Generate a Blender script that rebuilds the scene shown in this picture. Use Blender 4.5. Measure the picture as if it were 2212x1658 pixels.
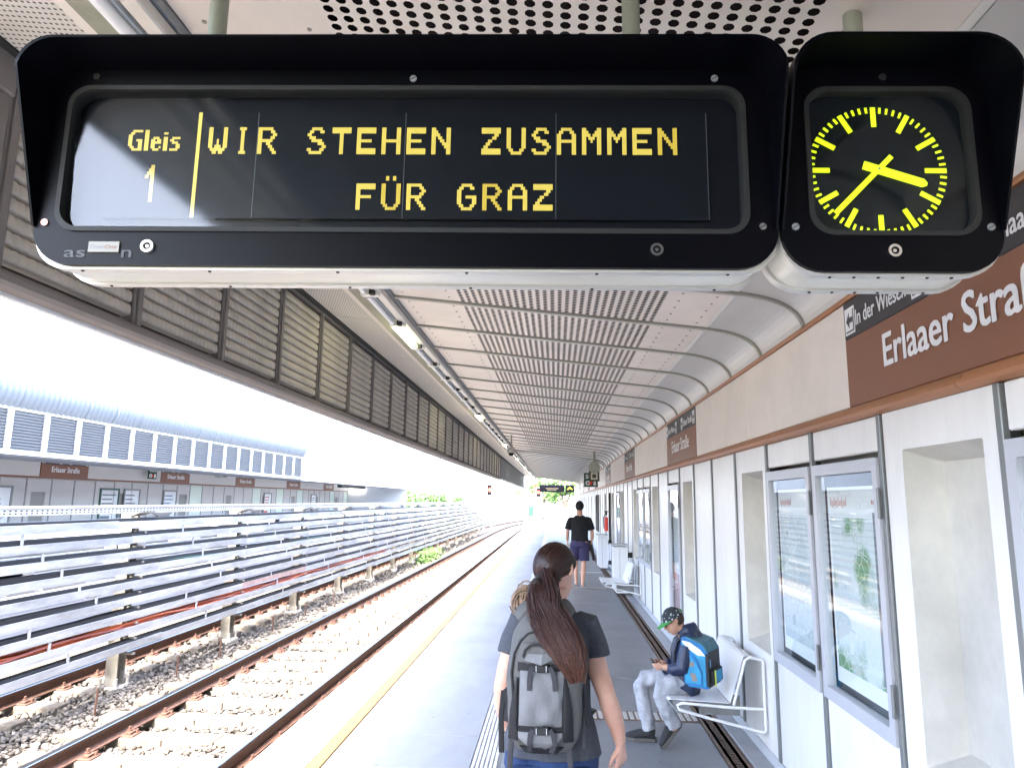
import bpy, bmesh, math, random
import numpy as np
from mathutils import Vector, Matrix
random.seed(7); rng = np.random.default_rng(7)
for o in list(bpy.data.objects): bpy.data.objects.remove(o)
S = bpy.context.scene
COL = S.collection
R = math.radians
# ---------------- camera ----------------
H = 1.78
def cam_axes(yaw, pitch, roll):
    fw = Vector((-math.sin(yaw)*math.cos(pitch), math.cos(yaw)*math.cos(pitch), math.sin(pitch)))
    r = Vector((math.cos(yaw), math.sin(yaw), 0)); u = r.cross(fw)
    return r*math.cos(roll)+u*math.sin(roll), -r*math.sin(roll)+u*math.cos(roll), fw
cr, cu, cf = cam_axes(R(3.66), R(9.527), R(0.75))
cam = bpy.data.cameras.new("camera"); camo = bpy.data.objects.new("camera", cam); COL.objects.link(camo)
cam.sensor_width = 36; cam.lens = 36*1500/2212; cam.clip_end = 3000; cam.clip_start = 0.05
M = Matrix((cr, cu, -cf)).transposed().to_4x4(); M.translation = Vector((0, 0, H)); camo.matrix_world = M
S.camera = camo
# ---------------- sky, sun, exposure ----------------
SUN_EL, SUN_AZ = R(57), R(191)      # azimuth the light comes from, clockwise from +Y
W = bpy.data.worlds.new("World"); S.world = W; W.use_nodes = True
nt = W.node_tree; bgn = nt.nodes["Background"]
sky = nt.nodes.new("ShaderNodeTexSky"); sky.sky_type = 'NISHITA'; sky.sun_disc = False
sky.sun_elevation = SUN_EL; sky.sun_rotation = SUN_AZ; sky.dust_density = 3.0; sky.air_density = 0.9; sky.ozone_density = 1.0
nt.links.new(sky.outputs[0], bgn.inputs[0]); bgn.inputs[1].default_value = 0.15
sl = bpy.data.lights.new("sun", 'SUN'); sl.energy = 1.3; sl.angle = R(12); sl.color = (1, .90, .78)
so = bpy.data.objects.new("sun", sl); COL.objects.link(so)
sd = Vector((math.sin(SUN_AZ)*math.cos(SUN_EL), math.cos(SUN_AZ)*math.cos(SUN_EL), math.sin(SUN_EL)))
so.rotation_euler = sd.to_track_quat('Z', 'Y').to_euler(); so.location = (0, -20, 30)
S.view_settings.view_transform = 'Standard'; S.view_settings.look = 'None'
S.view_settings.exposure = 4.2; S.view_settings.gamma = 1.0
S.render.engine = 'CYCLES'
S.cycles.max_bounces = 8; S.cycles.diffuse_bounces = 5

# ---------------- helpers ----------------
def lin(c):
    return tuple(((v/12.92) if v <= .04045 else ((v+.055)/1.055)**2.4) for v in c)
MATS = {}
def mat(name, col, rough=.6, metal=0., var=.0, scale=8., bump=0., bscale=60., emit=None, estr=0., spec=None, var2=None, stretch=None, trans=0., coat=0., rnd=0., grime=None, spots=0.):
    if name in MATS: return MATS[name]
    m = bpy.data.materials.new(name); m.use_nodes = True; MATS[name] = m
    n = m.node_tree; b = n.nodes["Principled BSDF"]
    b.inputs["Base Color"].default_value = (*col, 1); b.inputs["Roughness"].default_value = rough
    b.inputs["Metallic"].default_value = metal
    if spec is not None: b.inputs["Specular IOR Level"].default_value = spec
    if coat: b.inputs["Coat Weight"].default_value = coat
    if trans: b.inputs["Transmission Weight"].default_value = trans
    tc = n.nodes.new("ShaderNodeTexCoord"); src = tc.outputs["Object"]
    if stretch:
        mp = n.nodes.new("ShaderNodeMapping"); mp.inputs["Scale"].default_value = stretch
        n.links.new(src, mp.inputs[0]); src = mp.outputs[0]
    if var > 0:
        nz = n.nodes.new("ShaderNodeTexNoise"); nz.inputs["Scale"].default_value = scale; nz.inputs["Detail"].default_value = 7; nz.inputs["Roughness"].default_value = .62
        n.links.new(src, nz.inputs["Vector"])
        cr_ = n.nodes.new("ShaderNodeValToRGB"); cr_.color_ramp.elements[0].position = .3; cr_.color_ramp.elements[1].position = .72
        c2 = var2 if var2 else tuple(v*(1-var) for v in col)
        cr_.color_ramp.elements[0].color = (*c2, 1); cr_.color_ramp.elements[1].color = (*[min(1, v*(1+var*.35)) for v in col], 1)
        n.links.new(nz.outputs[0], cr_.inputs[0]); n.links.new(cr_.outputs[0], b.inputs["Base Color"])
        mr = n.nodes.new("ShaderNodeMapRange"); mr.inputs[3].default_value = max(0.02, rough-.08); mr.inputs[4].default_value = min(1, rough+.12)
        n.links.new(nz.outputs[0], mr.inputs[0]); n.links.new(mr.outputs[0], b.inputs["Roughness"])
    if bump > 0:
        nb = n.nodes.new("ShaderNodeTexNoise"); nb.inputs["Scale"].default_value = bscale; nb.inputs["Detail"].default_value = 5
        n.links.new(src, nb.inputs["Vector"])
        bp = n.nodes.new("ShaderNodeBump"); bp.inputs["Strength"].default_value = bump; bp.inputs["Distance"].default_value = .01
        n.links.new(nb.outputs[0], bp.inputs["Height"]); n.links.new(bp.outputs[0], b.inputs["Normal"])
    def tint(fac_out, lo, hi):
        """multiply the base colour by a value between lo and hi"""
        bc = b.inputs["Base Color"]; mx = n.nodes.new("ShaderNodeMix"); mx.data_type = 'RGBA'; mx.blend_type = 'MULTIPLY'; mx.inputs[0].default_value = 1
        if bc.is_linked: l0 = bc.links[0].from_socket; n.links.new(l0, mx.inputs[6])
        else: mx.inputs[6].default_value = bc.default_value[:]
        mr_ = n.nodes.new("ShaderNodeMapRange"); mr_.inputs[3].default_value = lo; mr_.inputs[4].default_value = hi
        n.links.new(fac_out, mr_.inputs[0]); n.links.new(mr_.outputs[0], mx.inputs[7]); n.links.new(mx.outputs[2], bc); return mr_
    if rnd:
        oi = n.nodes.new("ShaderNodeObjectInfo"); tint(oi.outputs["Random"], 1-rnd, 1.0)
    if grime:   # (strength, scale, stretch): dirty runs and blotches with a shape of their own
        mp2 = n.nodes.new("ShaderNodeMapping"); mp2.inputs["Scale"].default_value = grime[2]; g2 = n.nodes.new("ShaderNodeTexNoise"); g2.inputs["Scale"].default_value = grime[1]; g2.inputs["Detail"].default_value = 9; g2.inputs["Roughness"].default_value = .7
        oi2 = n.nodes.new("ShaderNodeObjectInfo"); ad = n.nodes.new("ShaderNodeVectorMath"); ad.operation = 'ADD'; n.links.new(tc.outputs["Object"], ad.inputs[0]); n.links.new(oi2.outputs["Location"], ad.inputs[1])
        n.links.new(ad.outputs[0], mp2.inputs[0]); n.links.new(mp2.outputs[0], g2.inputs["Vector"])
        q = tint(g2.outputs[0], 1-grime[0], 1.0); q.inputs[1].default_value = .32; q.inputs[2].default_value = .58
    if spots:   # trodden gum and drips
        vo = n.nodes.new("ShaderNodeTexVoronoi"); vo.inputs["Scale"].default_value = 4.5; oi3 = n.nodes.new("ShaderNodeObjectInfo"); ad3 = n.nodes.new("ShaderNodeVectorMath"); ad3.operation = 'ADD'
        n.links.new(tc.outputs["Object"], ad3.inputs[0]); n.links.new(oi3.outputs["Location"], ad3.inputs[1]); n.links.new(ad3.outputs[0], vo.inputs["Vector"])
        nz3 = n.nodes.new("ShaderNodeTexNoise"); nz3.inputs["Scale"].default_value = 1.3; n.links.new(ad3.outputs[0], nz3.inputs["Vector"]); th3 = n.nodes.new("ShaderNodeMath"); th3.operation = 'MULTIPLY'; n.links.new(nz3.outputs[0], th3.inputs[0]); th3.inputs[1].default_value = .13
        gt3 = n.nodes.new("ShaderNodeMath"); gt3.operation = 'GREATER_THAN'; n.links.new(vo.outputs["Distance"], gt3.inputs[0]); n.links.new(th3.outputs[0], gt3.inputs[1]); tint(gt3.outputs[0], 1-spots, 1.0)
    if emit:
        b.inputs["Emission Color"].default_value = (*emit, 1); b.inputs["Emission Strength"].default_value = estr
    return m
def NT(m): return m.node_tree.nodes, m.node_tree.links

class MB:
    """collects boxes, tubes, lofts into one mesh"""
    def __init__(s): s.v = []; s.f = []; s.mi = []; s.cur = 0
    def add(s, vs, fs):
        n = len(s.v); s.v.extend([tuple(p) for p in vs]); s.f.extend([tuple(i+n for i in f) for f in fs]); s.mi.extend([s.cur]*len(fs)); return s
    def box(s, x0, x1, y0, y1, z0, z1):
        return s.add([(x0,y0,z0),(x1,y0,z0),(x1,y1,z0),(x0,y1,z0),(x0,y0,z1),(x1,y0,z1),(x1,y1,z1),(x0,y1,z1)],
            [(0,3,2,1),(4,5,6,7),(0,1,5,4),(1,2,6,5),(2,3,7,6),(3,0,4,7)])
    def bbox(s, x0, x1, y0, y1, z0, z1, b=.004):
        """box with chamfered edges: convex hull of 24 points"""
        bm = bmesh.new()
        for x,sx in ((x0,1),(x1,-1)):
            for y,sy in ((y0,1),(y1,-1)):
                for z,sz in ((z0,1),(z1,-1)):
                    bm.verts.new((x,y+sy*b,z+sz*b)); bm.verts.new((x+sx*b,y,z+sz*b)); bm.verts.new((x+sx*b,y+sy*b,z))
        bmesh.ops.convex_hull(bm, input=list(bm.verts))
        bm.verts.index_update(); s.add([v.co[:] for v in bm.verts], [[v.index for v in f.verts] for f in bm.faces]); bm.free(); return s
    def tube(s, pts, r, n=8, cap=True, asp=1.0, side=(1,0,0)):
        """swept tube; r number or list, or list of (ra, rb)"""
        pts = [Vector(p) for p in pts]; N = len(pts); base = len(s.v)
        rs = r if isinstance(r, (list, tuple)) else [r]*N
        sd = Vector(side); prev = None; vs = []
        for i, p in enumerate(pts):
            t = (pts[min(i+1, N-1)]-pts[max(i-1, 0)])
            t = t.normalized() if t.length > 1e-9 else Vector((0,0,1))
            a = sd - t*sd.dot(t)
            if prev is not None: a = prev - t*prev.dot(t)
            if a.length < 1e-5: a = Vector((0,1,0)) - t*t.y
            a.normalize(); prev = a; b = t.cross(a)
            ra, rb = rs[i] if isinstance(rs[i], (list, tuple)) else (rs[i], rs[i]*asp)
            for k in range(n):
                th = 2*math.pi*k/n; vs.append(p + a*(ra*math.cos(th)) + b*(rb*math.sin(th)))
        fs = [(i*n+k, i*n+(k+1)%n, (i+1)*n+(k+1)%n, (i+1)*n+k) for i in range(N-1) for k in range(n)]
        if cap: fs += [tuple(range(n-1, -1, -1)), tuple((N-1)*n+k for k in range(n))]
        return s.add(vs, fs)
    def ell(s, c, r, nu=16, nv=10, rot=None):
        vs = []; c = Vector(c)
        for j in range(nv+1):
            ph = math.pi*j/nv
            for i in range(nu):
                th = 2*math.pi*i/nu
                p = Vector((r[0]*math.sin(ph)*math.cos(th), r[1]*math.sin(ph)*math.sin(th), r[2]*math.cos(ph)))
                if rot is not None: p = rot @ p
                vs.append(c+p)
        fs = [(j*nu+i, (j+1)*nu+i, (j+1)*nu+(i+1)%nu, j*nu+(i+1)%nu) for j in range(nv) for i in range(nu)]
        return s.add(vs, fs)
    def prism(s, poly, a, b, axis='y'):
        """polygon (2D) extruded from a to b along axis; 2D coords are the other two axes in order"""
        n = len(poly)
        def P(p, t):
            return {'x': (t, p[0], p[1]), 'y': (p[0], t, p[1]), 'z': (p[0], p[1], t)}[axis]
        vs = [P(p, a) for p in poly]+[P(p, b) for p in poly]
        fs = [tuple(range(n)), tuple(range(2*n-1, n-1, -1))]+[(i, i+n, (i+1)%n+n, (i+1)%n) for i in range(n)]
        return s.add(vs, fs)
    def ring(s, outer, inner, a, b, axis='y'):
        """two polygons of the same count: frame extruded a..b"""
        n = len(outer)
        def P(p, t):
            return {'x': (t, p[0], p[1]), 'y': (p[0], t, p[1]), 'z': (p[0], p[1], t)}[axis]
        vs = [P(p, a) for p in outer]+[P(p, a) for p in inner]+[P(p, b) for p in outer]+[P(p, b) for p in inner]
        fs = []
        for i in range(n):
            j = (i+1) % n
            fs += [(i, j, n+j, n+i), (2*n+i, 3*n+i, 3*n+j, 2*n+j), (i, 2*n+i, 2*n+j, j), (n+i, n+j, 3*n+j, 3*n+i)]
        return s.add(vs, fs)
    def cyl(s, c, r, a, b, axis='z', n=16, r2=None):
        r2 = r if r2 is None else r2
        p0 = {'x': lambda t: (t, c[0], c[1]), 'y': lambda t: (c[0], t, c[1]), 'z': lambda t: (c[0], c[1], t)}[axis]
        sd = (0,0,1) if axis != 'z' else (1,0,0)
        return s.tube([p0(a), p0(b)], [r, r2], n=n, side=sd)
    def mesh(s, name, mats):
        me = bpy.data.meshes.new(name); me.from_pydata(s.v, [], s.f)
        for m in (mats if isinstance(mats, (list, tuple)) else [mats]): me.materials.append(m)
        if any(s.mi): me.polygons.foreach_set("material_index", s.mi)
        bm = bmesh.new(); bm.from_mesh(me); bmesh.ops.recalc_face_normals(bm, faces=bm.faces); bm.to_mesh(me); bm.free()
        me.update(); return me
def rrect(x0, x1, z0, z1, r, n=6):
    """rounded rectangle polygon; r = radius or 4 radii (bl, br, tr, tl)"""
    rs = r if isinstance(r, (list, tuple)) else [r]*4
    out = []
    for (cx, cz, a0, q) in ((x0+rs[0], z0+rs[0], 180, rs[0]), (x1-rs[1], z0+rs[1], 270, rs[1]), (x1-rs[2], z1-rs[2], 0, rs[2]), (x0+rs[3], z1-rs[3], 90, rs[3])):
        for i in range(n+1):
            a = R(a0+90*i/n); out.append((cx+q*math.cos(a), cz+q*math.sin(a)))
    return out
def smooth(o, ang=40):
    me = o.data
    me.polygons.foreach_set("use_smooth", [True]*len(me.polygons))
    try: me.set_sharp_from_angle(angle=R(ang))
    except Exception: pass
    return o
def wloc(p):
    v = Vector((0,0,0))
    while p is not None: v += p.location; p = p.parent
    return v
def obj(name, mb, m, parent=None, loc=None, sm=False, **props):
    """world-space geometry linked as one object; with a parent its vertices are stored relative to it"""
    me = mb if isinstance(mb, bpy.types.Mesh) else mb.mesh(name, m)
    off = wloc(parent) if parent is not None else Vector((0,0,0))
    o = bpy.data.objects.new(name, me); COL.objects.link(o)
    if loc is None:
        if not isinstance(mb, bpy.types.Mesh) and off.length > 0: me.transform(Matrix.Translation(-off))
    else: o.location = loc
    if parent is not None: o.parent = parent
    for k, v in props.items():
        if v: o[k] = v
    if sm: smooth(o, sm if sm is not True else 40)
    return o
def thing(name, label, cat, loc=(0,0,0), rz=0, group=None):
    o = bpy.data.objects.new(name, None); COL.objects.link(o); o.location = loc; o.rotation_euler = (0,0,rz); o.empty_display_size = .1
    if cat: o['label'] = label; o['category'] = cat
    if group: o['group'] = group
    return o
def struct(name, label=None):
    o = bpy.data.objects.new(name, None); COL.objects.link(o); o['kind'] = 'structure'
    if label: o['label'] = label
    return o
def tag(o, label, cat, group=None):
    o['label'] = label; o['category'] = cat
    if group: o['group'] = group
    return o
def dup(root, loc, label, rz=None, group=None):
    r = root.copy(); COL.objects.link(r); r.location = loc
    if rz is not None: r.rotation_euler = (0,0,rz)
    if label: r['label'] = label
    if group: r['group'] = group
    for ch in list(root.children):
        c = ch.copy(); COL.objects.link(c); c.parent = r
        for g in list(ch.children):
            d = g.copy(); COL.objects.link(d); d.parent = c
    return r
def inst(name, me, loc, parent, rz=0, **props):
    o = bpy.data.objects.new(name, me); COL.objects.link(o)
    o.location = Vector(loc)-(wloc(parent) if parent else Vector((0,0,0)))
    if rz: o.rotation_euler = (0,0,rz)
    o.parent = parent
    for k, v in props.items(): o[k] = v
    return o
def bake(mb, name, voxel=.006, sm=4, mats=None, extra=None):
    """union of closed lofts -> one continuous surface"""
    me = mb.mesh(name, mats); o = bpy.data.objects.new("tmp", me); COL.objects.link(o)
    r = o.modifiers.new("r", 'REMESH'); r.mode = 'VOXEL'; r.voxel_size = voxel
    if sm:
        q = o.modifiers.new("s", 'SMOOTH'); q.factor = .5; q.iterations = sm
    dg = bpy.context.evaluated_depsgraph_get(); dg.update()
    out = bpy.data.meshes.new_from_object(o.evaluated_get(dg)); out.name = name
    bpy.data.objects.remove(o)
    out.materials.clear()
    for m in (mats if isinstance(mats, (list, tuple)) else [mats]): out.materials.append(m)
    out.polygons.foreach_set("use_smooth", [True]*len(out.polygons))
    if extra: extra(out)
    return out
def text_mesh(txt, h, width=None, bold=.0, depth=.002, mt=None, name="lettering"):
    """text as a thin mesh in the XZ plane facing -Y, lower-left at origin, cap height h, total width fitted"""
    cu = bpy.data.curves.new("t", 'FONT'); cu.body = txt; cu.size = 1; cu.offset = 0; cu.extrude = 0.0; cu.resolution_u = 3
    to = bpy.data.objects.new("t", cu); COL.objects.link(to)
    dg = bpy.context.evaluated_depsgraph_get(); dg.update()
    me = bpy.data.meshes.new_from_object(to.evaluated_get(dg)); bpy.data.objects.remove(to); bpy.data.curves.remove(cu)
    co = np.array([v.co[:] for v in me.vertices]); x0, x1 = co[:,0].min(), co[:,0].max()
    sz = h/.73; sx = (width/(x1-x0)) if width else sz
    for v in me.vertices: v.co = ((v.co.x-x0)*sx, 0, v.co.y*sz)
    me.materials.clear(); me.materials.append(mt); me.name = name
    if bold:   # heavier strokes: the outline repeated with tiny shifts, each layer a hair in front of the last
        base = [tuple(v.co) for v in me.vertices]; fs = [tuple(p.vertices) for p in me.polygons]; V = []; F = []
        for q, (dx, dz) in enumerate(((0,0),(1,0),(-1,0),(0,.6),(0,-.6),(.7,.5),(-.7,.5),(.7,-.5),(-.7,-.5))):
            F += [tuple(i+len(V) for i in f) for f in fs]; V += [(x+dx*bold*h, y-depth-q*.00015, z+dz*bold*h) for x, y, z in base]
        bpy.data.meshes.remove(me); me = bpy.data.meshes.new(name); me.from_pydata(V, [], F); me.materials.append(mt); me.update(); return me
    if depth:
        bm = bmesh.new(); bm.from_mesh(me)
        g = bmesh.ops.extrude_face_region(bm, geom=list(bm.faces)); vs = [e for e in g['geom'] if isinstance(e, bmesh.types.BMVert)]
        bmesh.ops.translate(bm, verts=vs, vec=(0, -depth, 0)); bmesh.ops.recalc_face_normals(bm, faces=bm.faces); bm.to_mesh(me); bm.free()
    return me
# ---------------- materials ----------------
cream = mat("cream_panel", (.78,.705,.63), .45, rnd=.05, grime=(.10,2.5,(1,1,1)), var=.05, scale=1.3, bump=.03, bscale=150)
creamw = mat("wall_panel_enamel", (.82,.81,.79), .35, rnd=.06, grime=(.09,3,(1,1.4,.22)), var=.06, scale=1.1, bump=.02, bscale=120)
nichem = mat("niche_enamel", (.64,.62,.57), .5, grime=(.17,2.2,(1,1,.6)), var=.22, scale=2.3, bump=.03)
ribm = mat("rib_grey", (.30,.29,.26), .4, metal=.3)
alu = mat("brushed_aluminium", (.66,.64,.60), .5, metal=.55, var=.05, scale=3)
jointm = mat("joint_strip_grey", (.24,.25,.25), .4, metal=.5)
darkgap = mat("dark_gap", (.02,.02,.02), .8)
copper = mat("copper_lacquer", (.42,.18,.075), .38, metal=.25, var=.18, scale=5, stretch=(1,.2,1))
brown = mat("sign_brown", (.235,.098,.055), .42, var=.06, scale=3)
signdark = mat("sign_dark", (.035,.032,.035), .42)
white = mat("print_white", (.82,.82,.82), .45)
whitep = mat("white_paint", (.74,.75,.76), .4, var=.05, scale=6)
greyp = mat("light_grey_paint", (.48,.50,.52), .45, var=.08, scale=5)
midgrey = mat("mid_grey_paint", (.26,.27,.28), .5, var=.1, scale=5)
black = mat("black_enamel", (.0009,.001,.0028), .42, spec=.13, bump=.05, bscale=260)
blackrough = mat("black_plastic", (.012,.012,.013), .5)
rubber = mat("rubber", (.015,.015,.015), .7)
louv = mat("louvre_taupe", (.55,.495,.43), .42, rnd=.06, metal=.15, var=.16, scale=5)
louvf = mat("louvre_frame_taupe", (.20,.175,.165), .5, var=.12, scale=6)
galv = mat("galvanised_tray", (.58,.60,.62), .45, rnd=.12, grime=(.40,2.2,(1,.7,3)), metal=.1, var=.28, scale=4, stretch=(1,.3,3))
galvd = mat("galvanised_shade", (.16,.17,.18), .5, metal=.4)
postm = mat("post_weathered", (.36,.34,.30), .7, grime=(.4,5,(1,1,.5)), var=.3, scale=9)
rust = mat("rusty_steel", (.105,.052,.035), .75, var=.4, scale=12, bump=.3)
railtop = mat("rail_polished", (.42,.42,.43), .22, metal=1.)
concrete = mat("concrete", (.46,.43,.38), .85, var=.22, scale=6, bump=.25, bscale=50)
sleeperm = mat("sleeper_wood", (.25,.215,.17), .85, rnd=.25, grime=(.35,6,(1,1,1)), var=.3, scale=5, bump=.35, stretch=(.4,6,1))
glass = mat("case_glass", (.8,.85,.85), .02, trans=1.)
glass.node_tree.nodes["Principled BSDF"].inputs["IOR"].default_value = 1.5
chrome = mat("chrome", (.7,.7,.7), .2, metal=1.)
def thin_glass(name, tint=(1,1,1), boost=1.0, rough=.01):
    m = bpy.data.materials.new(name); m.use_nodes = True; n = m.node_tree; n.nodes.clear()
    out = n.nodes.new("ShaderNodeOutputMaterial"); mx = n.nodes.new("ShaderNodeMixShader")
    tr = n.nodes.new("ShaderNodeBsdfTransparent"); tr.inputs[0].default_value = (*tint, 1)
    gl = n.nodes.new("ShaderNodeBsdfGlossy"); gl.inputs["Roughness"].default_value = rough
    ge = n.nodes.new("ShaderNodeNewGeometry"); dt = n.nodes.new("ShaderNodeVectorMath"); dt.operation = 'DOT_PRODUCT'
    n.links.new(ge.outputs["Incoming"], dt.inputs[0]); n.links.new(ge.outputs["Normal"], dt.inputs[1])
    def mm(op, a, b=None):
        q = n.nodes.new("ShaderNodeMath"); q.operation = op; q.use_clamp = op == 'MULTIPLY_ADD'
        for i, v in enumerate((a, b)):
            if v is None: continue
            if isinstance(v, (int, float)): q.inputs[i].default_value = v
            else: n.links.new(v, q.inputs[i])
        return q
    s5 = mm('POWER', mm('SUBTRACT', 1.0, mm('ABSOLUTE', dt.outputs["Value"]).outputs[0]).outputs[0], 5.0)
    fin = mm('MULTIPLY_ADD', s5.outputs[0], .95); fin.inputs[2].default_value = .042*boost
    n.links.new(fin.outputs[0], mx.inputs[0])
    n.links.new(tr.outputs[0], mx.inputs[1]); n.links.new(gl.outputs[0], mx.inputs[2]); n.links.new(mx.outputs[0], out.inputs[0])
    return m
caseglass = thin_glass("display_case_glass", (.93,.97,.97), 1.9)
screenglass = thin_glass("screen_glass", (.85,.88,.9), 1.15, .08)
MOD, J0 = .88, 2.42            # wall module and first joint
XW, XE = 1.5, -2.08            # wall plane, platform edge
def curve_x(y): return 0 if y < 50 else .0027*(y-50)**2

# ================= GROUND =================
def plane_grid(name, x0, x1, y0, y1, z, nx, ny, m, kind='structure', fn=None):
    mb = MB(); vs = []; 
    for j in range(ny+1):
        for i in range(nx+1):
            x = x0+(x1-x0)*i/nx; y = y0+(y1-y0)*j/ny
            vs.append((x, y, z+(fn(x, y) if fn else 0)))
    mb.add(vs, [(j*(nx+1)+i, j*(nx+1)+i+1, (j+1)*(nx+1)+i+1, (j+1)*(nx+1)+i) for j in range(ny) for i in range(nx)])
    o = obj(name, mb, m); o['kind'] = kind; return o
groundm = mat("ground_soil", (.17,.19,.11), .95, var=.4, scale=.6)
plane_grid("ground", -700, 700, -200, 1200, -.75, 4, 4, groundm)
ballm = mat("ballast_bed_stone", (.10,.085,.068), .95, var=.7, scale=26, bump=1.0, bscale=34)
def bedz(x, y): 
    return (0.02*math.sin(x*3.1+y*.7)+.015*math.sin(y*2.3)) 
plane_grid("track_bed", -8.75, -2.16, -8, 120, -.60, 14, 100, ballm, fn=bedz)

# ballast stones: real stones near the camera
def stone_field(name, n, x0, x1, y0, y1, size, ylaw=1.0, ymaxk=None):
    ico = bmesh.new(); bmesh.ops.create_icosphere(ico, subdivisions=1, radius=1); ico.verts.index_update()
    bv = np.array([v.co[:] for v in ico.verts]); bf = np.array([[v.index for v in f.verts] for f in ico.faces]); ico.free()
    u = rng.random(n); y = y0+(y1-y0)*u**ylaw; x = x0+(x1-x0)*rng.random(n)
    on = (((y-3.9+.31) % .62)-.31); keep = ~((np.abs(on) < .125) & (x > -4.85) & (x < -2.16)); x = x[keep]; y = y[keep]; n = len(x)
    s = size*(.65+.8*rng.random(n)**1.6)
    sc = np.stack([s*(.8+.5*rng.random(n)), s*(.8+.5*rng.random(n)), s*(.45+.4*rng.random(n))], 1)
    jit = 1+.30*(rng.random((n, len(bv)))-.5)*1.6
    P = bv[None]*jit[..., None]*sc[:, None]
    a = rng.random(n)*6.283; t = (rng.random(n)-.5)*1.3
    ct, st = np.cos(t)[:, None], np.sin(t)[:, None]; P = np.stack([P[...,0], P[...,1]*ct-P[...,2]*st, P[...,1]*st+P[...,2]*ct], -1)
    ca, sa = np.cos(a)[:, None], np.sin(a)[:, None]; P = np.stack([P[...,0]*ca-P[...,1]*sa, P[...,0]*sa+P[...,1]*ca, P[...,2]], -1)
    z = -.582+.02*np.sin(x*3.1+y*.7)+.015*np.sin(y*2.3)+rng.random(n)*.022
    P += np.stack([x, y, z], 1)[:, None]
    me = bpy.data.meshes.new(name); V = P.reshape(-1, 3); F = (bf[None]+(np.arange(n)*len(bv))[:, None, None]).reshape(-1, 3)
    me.vertices.add(len(V)); me.vertices.foreach_set("co", V.ravel()); me.loops.add(F.size); me.loops.foreach_set("vertex_index", F.ravel())
    me.polygons.add(len(F)); me.polygons.foreach_set("loop_start", np.arange(0, F.size, 3)); me.update(calc_edges=True)
    at = me.attributes.new("tone", 'FLOAT', 'FACE'); at.data.foreach_set("value", np.repeat(rng.random(n), len(bf)))
    return me
stonem = bpy.data.materials.new("ballast_stone"); stonem.use_nodes = True
nn, ll = NT(stonem); b_ = nn["Principled BSDF"]; b_.inputs["Roughness"].default_value = .85
at_ = nn.new("ShaderNodeAttribute"); at_.attribute_name = "tone"; rp_ = nn.new("ShaderNodeValToRGB"); rp_.color_ramp.interpolation = 'LINEAR'
for i, (p, c) in enumerate(((0,(.04,.034,.028)),(.16,(.11,.088,.065)),(.4,(.19,.155,.11)),(.62,(.10,.09,.075)),(.8,(.28,.24,.19)),(.93,(.16,.085,.04)),(1,(.22,.20,.175)))):
    e = rp_.color_ramp.elements[0] if i == 0 else (rp_.color_ramp.elements[1] if i == 6 else rp_.color_ramp.elements.new(p))
    e.position = p; e.color = (*c, 1)
ll.new(at_.outputs["Fac"], rp_.inputs[0])
nzs = nn.new("ShaderNodeTexNoise"); nzs.inputs["Scale"].default_value = 40; mxs = nn.new("ShaderNodeMix"); mxs.data_type = 'RGBA'; mxs.blend_type = 'MULTIPLY'; mxs.inputs[0].default_value = .6
tcs = nn.new("ShaderNodeTexCoord"); ll.new(tcs.outputs["Object"], nzs.inputs["Vector"]); ll.new(rp_.outputs[0], mxs.inputs[6]); ll.new(nzs.outputs[0], mxs.inputs[7])
ll.new(rp_.outputs[0], b_.inputs["Base Color"])
for nm, args in (("a", (15000, -6.4, -2.2, 4.3, 9.5, .024)), ("b", (15000, -6.6, -2.2, 9.5, 20, .026)), ("c", (9000, -7.4, -2.2, 20, 46, .034))):
    me = stone_field("ballast_stones", *args); me.materials.append(stonem)
    o = bpy.data.objects.new("ballast_gravel", me); COL.objects.link(o); o['kind'] = 'stuff'
    o['label'] = "pale crushed stone ballast around the sleepers"; 

# ================= TRACKS =================
RT = -.37
def railprof(xc):
    return [(xc-.07,RT-.145),(xc+.07,RT-.145),(xc+.07,RT-.133),(xc+.012,RT-.115),(xc+.009,RT-.045),(xc+.034,RT-.034),(xc+.036,RT-.004),(xc+.030,RT),(xc-.030,RT),(xc-.036,RT-.004),(xc-.034,RT-.034),(xc-.009,RT-.045),(xc-.012,RT-.115),(xc-.07,RT-.133)]
def rail_mesh(xc, fn, y0=-8., y1=115.):
    mb = MB(); prof = railprof(0); ys = [y0, 6, 20, 50]+[50+i*3 for i in range(1, int((y1-50)/3)+1)]; n = len(prof); vs = []
    for y in ys: vs += [(xc+fn(y)+p[0], y, p[1]) for p in prof]
    for i in range(len(ys)-1):
        for k in range(n):
            mb.cur = 1 if k in (6,7,8) else 0
            if i == 0 and k == 0: pass
            mb.f.append((i*n+k, i*n+(k+1)%n, (i+1)*n+(k+1)%n, (i+1)*n+k)); mb.mi.append(mb.cur)
    mb.v = vs; return mb
mb = MB(); mb.bbox(-1.25, 1.25, -.12, .12, -.09, .0, .01)
sleeper_me = mb.mesh("sleeper", sleeperm)
mb = MB()   # sleeper with two saw cuts showing
for a, b in ((-1.3,-.262),(-.25,.25),(.262,1.3)): mb.bbox(a, b, -.115, .115, -.14, 0, .008)
sleeper_me = mb.mesh("sleeper", sleeperm)
def fastener():
    mb = MB(); mb.bbox(-.19, .19, -.08, .08, 0, .018, .004)
    for sx in (-1, 1):
        mb.bbox(sx*.125-.028, sx*.125+.028, -.05, .05, .018, .04, .004)
        mb.cyl((sx*.11, -.0), .016, .04, .082, n=6); mb.cyl((sx*.11, 0), .026, .04, .054, n=8)
        mb.cyl((sx*.165, .035), .014, .018, .05, n=6)
    return mb.mesh("fastener", rust)
fast_me = fastener()
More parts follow.
